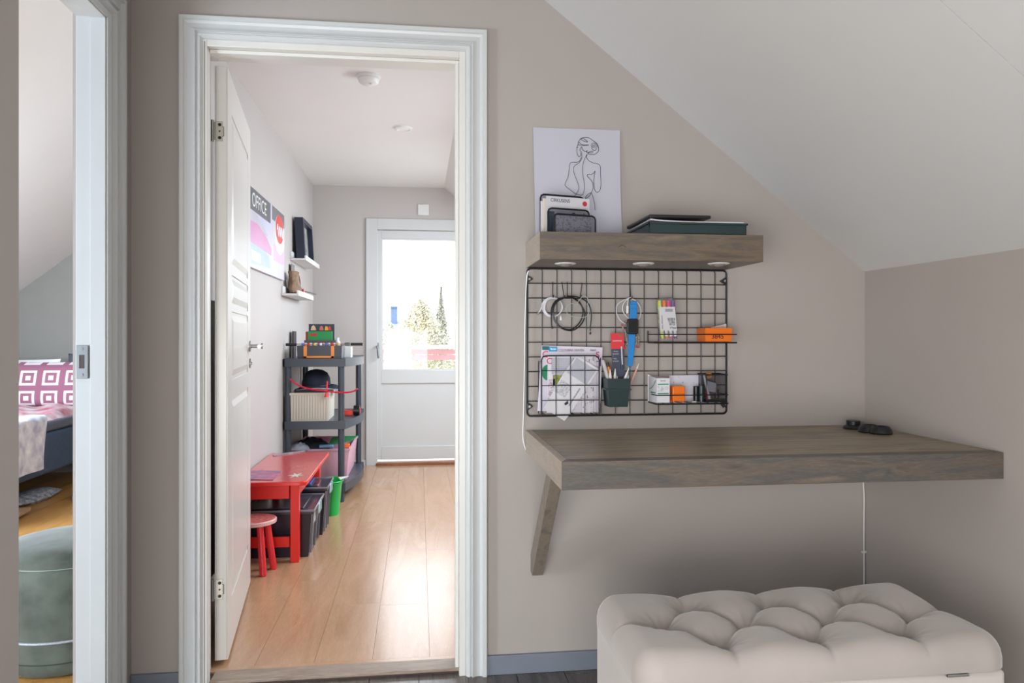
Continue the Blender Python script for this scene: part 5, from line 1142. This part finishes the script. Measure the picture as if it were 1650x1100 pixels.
# greek key cushion
gk = bpy.data.materials.new('mauve key pattern'); gk.use_nodes = True; nt = gk.node_tree; N = nt.nodes; L = nt.links; b = N['Principled BSDF']; b.inputs['Roughness'].default_value = .9
tc = N.new('ShaderNodeTexCoord'); sx = N.new('ShaderNodeSeparateXYZ'); L.new(tc.outputs['Object'], sx.inputs[0])
def mth(op, a, bb=None):
    n = N.new('ShaderNodeMath'); n.operation = op
    for i, q in enumerate((a, bb)):
        if q is None: continue
        if isinstance(q, (int, float)): n.inputs[i].default_value = q
        else: L.new(q, n.inputs[i])
    return n.outputs[0]
fx_ = mth('FRACT', mth('MULTIPLY', mth('ADD', sx.outputs['X'], 5.02), 6.2)); fz_ = mth('FRACT', mth('MULTIPLY', mth('ADD', sx.outputs['Z'], 5.0), 6.6))
dd = mth('MAXIMUM', mth('ABSOLUTE', mth('SUBTRACT', fx_, .5)), mth('ABSOLUTE', mth('SUBTRACT', fz_, .5)))
st_ = mth('GREATER_THAN', mth('FRACT', mth('MULTIPLY', dd, 4.0)), .45)
mx = N.new('ShaderNodeMix'); mx.data_type = 'RGBA'; mx.inputs[6].default_value = (*lin((226, 214, 216)), 1); mx.inputs[7].default_value = (*lin((146, 92, 112)), 1)
L.new(st_, mx.inputs[0]); L.new(mx.outputs[2], b.inputs['Base Color'])
def cushion(name, label, c, w, h, t, m, lean):
    def side(s):
        def fn(u, v):
            a = 2*u-1; bb = 2*v-1; k = max(0, (1-a**4)*(1-bb**4))**.55; pin = 1-.06*(1-abs(bb))*(abs(a)**3)
            x = a*w/2*(1-.05*(1-bb*bb)*abs(a)); zz = bb*h/2*(1-.05*(1-a*a)*abs(bb)); y = s*t/2*k
            return Vector((c[0]+x, c[1]+y+lean*(zz+h/2), c[2]+zz+h/2))
        return fn
    return solo(name, MB().surf(side(-1), 24, 18).surf(side(1), 24, 18), m, label, 'cushion', group='cushions on the bed')
cushion('cushion', 'mauve and white geometric key patterned cushion on the bed', (-2.83, 3.60, .575), .74, .35, .16, gk, .25)
cushion('cushion', 'plain white pillow behind the patterned cushion', (-3.10, 3.74, .60), .60, .34, .14, mat('white pillowcase', (224, 222, 220), .85), .2)
cushion('cushion', 'dark grey pillow showing over the right of the patterned cushion', (-2.60, 3.83, .58), .36, .40, .12, mat('dark pillowcase', (80, 82, 90), .85), .15)
solo('cardboard_sheet', MB().prism([(-2.72, 1.9, FZ+.02), (-2.36, 2.10, FZ+.02), (-2.40, 2.52, FZ+.02), (-2.80, 2.50, FZ+.02)], (0, 0, .02)), mat('tan cardboard', (176, 140, 104), .8), 'flat tan cardboard sheet pushed under the bed', 'cardboard')
zs_ = thing('shoe', 'grey shoe lying at the edge of the bed underside', 'shoe', (-2.30, 2.95, FZ), rz=.4, local=True)
part(zs_, 'sole', MB().lathe((0, 0, 0), [(.04,0),(.045,.012),(.044,.022)], 20, 1, 2.6), mat('pale sole', (176, 176, 182), .6))
part(zs_, 'upper', blob((0, .02, .02), [(.043,0),(.042,.03),(.03,.055),(.01,.06)], 20, 1, 2.3, .04), mat('grey shoe', (96, 96, 108), .8))
solo('striped_cloth', blob((-2.60, 2.95, FZ), [(.10,0),(.12,.02),(.08,.05),(.01,.06)], 24, 1, 2.4, .1), mat('grey white cloth', (90, 92, 100), .8, var=.1, scale=40, rgb2=(200, 200, 206)), 'grey and white striped cloth on the floor under the bed', 'cloth')

# ============================================================ OUTSIDE
structure('balcony', MB().box(-1.6, 2.6, YF+.2, 5.55, -.16, -.04), mat('balcony concrete', (176, 174, 170), .8), 'pale balcony slab outside the door', 'balcony')
rl = thing('balcony_railing', 'balcony railing with white cap and red boards', 'railing', (.4, 5.5, -.04))
part(rl, 'cap_rail', MB().box(-1.6, 2.3, 5.44, 5.56, .985, 1.02), mat('white rail paint', (236, 236, 234), .5))
for z_, n_ in ((.925, 0), (.865, 1)): part(rl, 'board', MB().box(-1.6, 2.3, 5.48, 5.502, z_-.0, z_+.052), mat('hazed red boards', (224, 168, 172), .6))  # red paled so the colour carries the overexposure haze
for i in range(4): part(rl, 'post', MB().box(-1.6+(0, 1.0, 2.4, 3.8)[i], -1.54+(0, 1.0, 2.4, 3.8)[i], 5.50, 5.56, -.04, .985), mat('white rail paint', (236, 236, 234), .5))
part(rl, 'board', MB().box(-1.6, 2.3, 5.48, 5.502, .0, .70), mat('white rail paint', (236, 236, 234), .5))
structure('roof', MB().add([(-.0, YF+.2, CE-SL*(0-XS)-.04),(3.0, YF+.2, CE-SL*(3-XS)-.04),(3.0, YF+.75, CE-SL*(3-XS)-.04),(0, YF+.75, CE-SL*(0-XS)-.04),
     (0, YF+.2, CE-SL*(0-XS)+.1),(3.0, YF+.2, CE-SL*(3-XS)+.1),(3.0, YF+.75, CE-SL*(3-XS)+.1),(0, YF+.75, CE-SL*(0-XS)+.1)], [[0,3,2,1],[4,5,6,7],[0,1,5,4],[1,2,6,5],[2,3,7,6],[3,0,4,7]]), mat('roof red', (150, 90, 84), .7), 'red gable roof overhang above the balcony', 'roof')
structure('trim_4', MB().add([(-.1, YF+.72, CE-SL*(-.1-XS)-.27),(3.0, YF+.72, CE-SL*(3-XS)-.27),(3.0, YF+.75, CE-SL*(3-XS)-.27),(-.1, YF+.75, CE-SL*(-.1-XS)-.27),
     (-.1, YF+.72, CE-SL*(-.1-XS)+.02),(3.0, YF+.72, CE-SL*(3-XS)+.02),(3.0, YF+.75, CE-SL*(3-XS)+.02),(-.1, YF+.75, CE-SL*(-.1-XS)+.02)], [[0,3,2,1],[4,5,6,7],[0,1,5,4],[1,2,6,5],[2,3,7,6],[3,0,4,7]]), mat('barge board', (150, 110, 104), .7), 'sloping barge board at the top corner of the balcony view', 'trim')
structure('ground', MB().box(-60, 60, 6.5, 120, -3.2, -3.0), mat('pale lawn', (196, 206, 176), .9, var=.1, scale=.3), 'pale lawn below the balcony', 'ground')
def tree(lab, cx, cy, top, rad, n, cols, seed, spire=False):
    r_ = random.Random(seed)
    t = thing('tree', lab, 'tree', (cx, cy, -3.0), group='trees beyond the balcony')
    part(t, 'trunk', MB().cyl((cx, cy, -3.0), (cx, cy, top-.6), .12, .03, 8), mat('pale bark', (190, 182, 172), .8))
    m = MB(); z0_ = -1.6
    for i in range(n):
        v = r_.random(); z = z0_+(top-z0_)*v**.8; env = rad*math.sin(math.pi*min(1, (v*.86+.14)))**.6*(1-v*.5 if not spire else (1-v)*1.1+.06)
        a = r_.random()*6.283; q = env*math.sqrt(r_.random())*(1+.25*math.sin(a*5+z*3))
        p = Vector((cx+q*math.cos(a), cy+q*math.sin(a), z)); s = .022+.028*r_.random()
        d = Vector((r_.gauss(0, 1), r_.gauss(0, 1), r_.gauss(0, 1))).normalized(); e_ = d.orthogonal().normalized(); f_ = d.cross(e_)
        m.add([p-e_*s, p+f_*s*.6, p+e_*s, p-f_*s*.6], [[0, 1, 2, 3]])
    part(t, 'crown', m, mat('leaves %s' % str(cols), cols[0], .8, var=.1, scale=1.1, rgb2=cols[1]), kind='stuff', smooth=False)
pale = [(176, 175, 170), (204, 194, 162)]  # leaf colours lightened to stand in for haze
tree('broad autumn tree with haze in its colour in the middle of the balcony view', .05, 19.0, 2.15, 1.15, 15000, pale, 1)
tree('slim pointed pale tree rising right of the broad tree', .68, 20.6, 2.62, .5, 8000, [(150, 152, 146), (176, 172, 156)], 2, True)
tree('yellowish rounded tree by the right edge of the balcony door', 1.75, 18.0, 2.15, 1.0, 12000, [(164, 162, 144), (196, 184, 140)], 3)
tree('low greyish bushy tree left in the balcony view', -.75, 17.5, 1.45, .6, 9000, [(164, 168, 162), (190, 186, 168)], 4)
ho = thing('neighbour_house', 'pale blue grey house with tall chimney beyond the trees', 'house', (-6.5, 38, -3))
p0 = PY(633.5, 520, 38)
part(ho, 'wall', MB().box(p0.x-6, p0.x+1.5, 38.1, 44, -3, PY(620, 530, 38).z-.02), mat('pale blue wall', (122, 138, 168), .8))
part(ho, 'roof', MB().prism([(p0.x-6.3, 37.6, PY(620, 530, 38).z), (p0.x-6.3, 41, PY(620, 514, 38).z), (p0.x-6.3, 44.4, PY(620, 530, 38).z)], (8, 0, 0)), mat('pale blue roof', (112, 130, 162), .7))
part(ho, 'chimney', MB().box(PY(628, 500, 38).x, PY(638.5, 500, 38).x, 39.5, 40.4, 1, PY(633, 493, 39.5).z).box(PY(627.3, 500, 38).x, PY(639, 500, 38).x, 39.4, 40.5, PY(633, 495.5, 39.5).z, PY(633, 493, 39.5).z), mat('blue chimney', (92, 108, 136), .7))
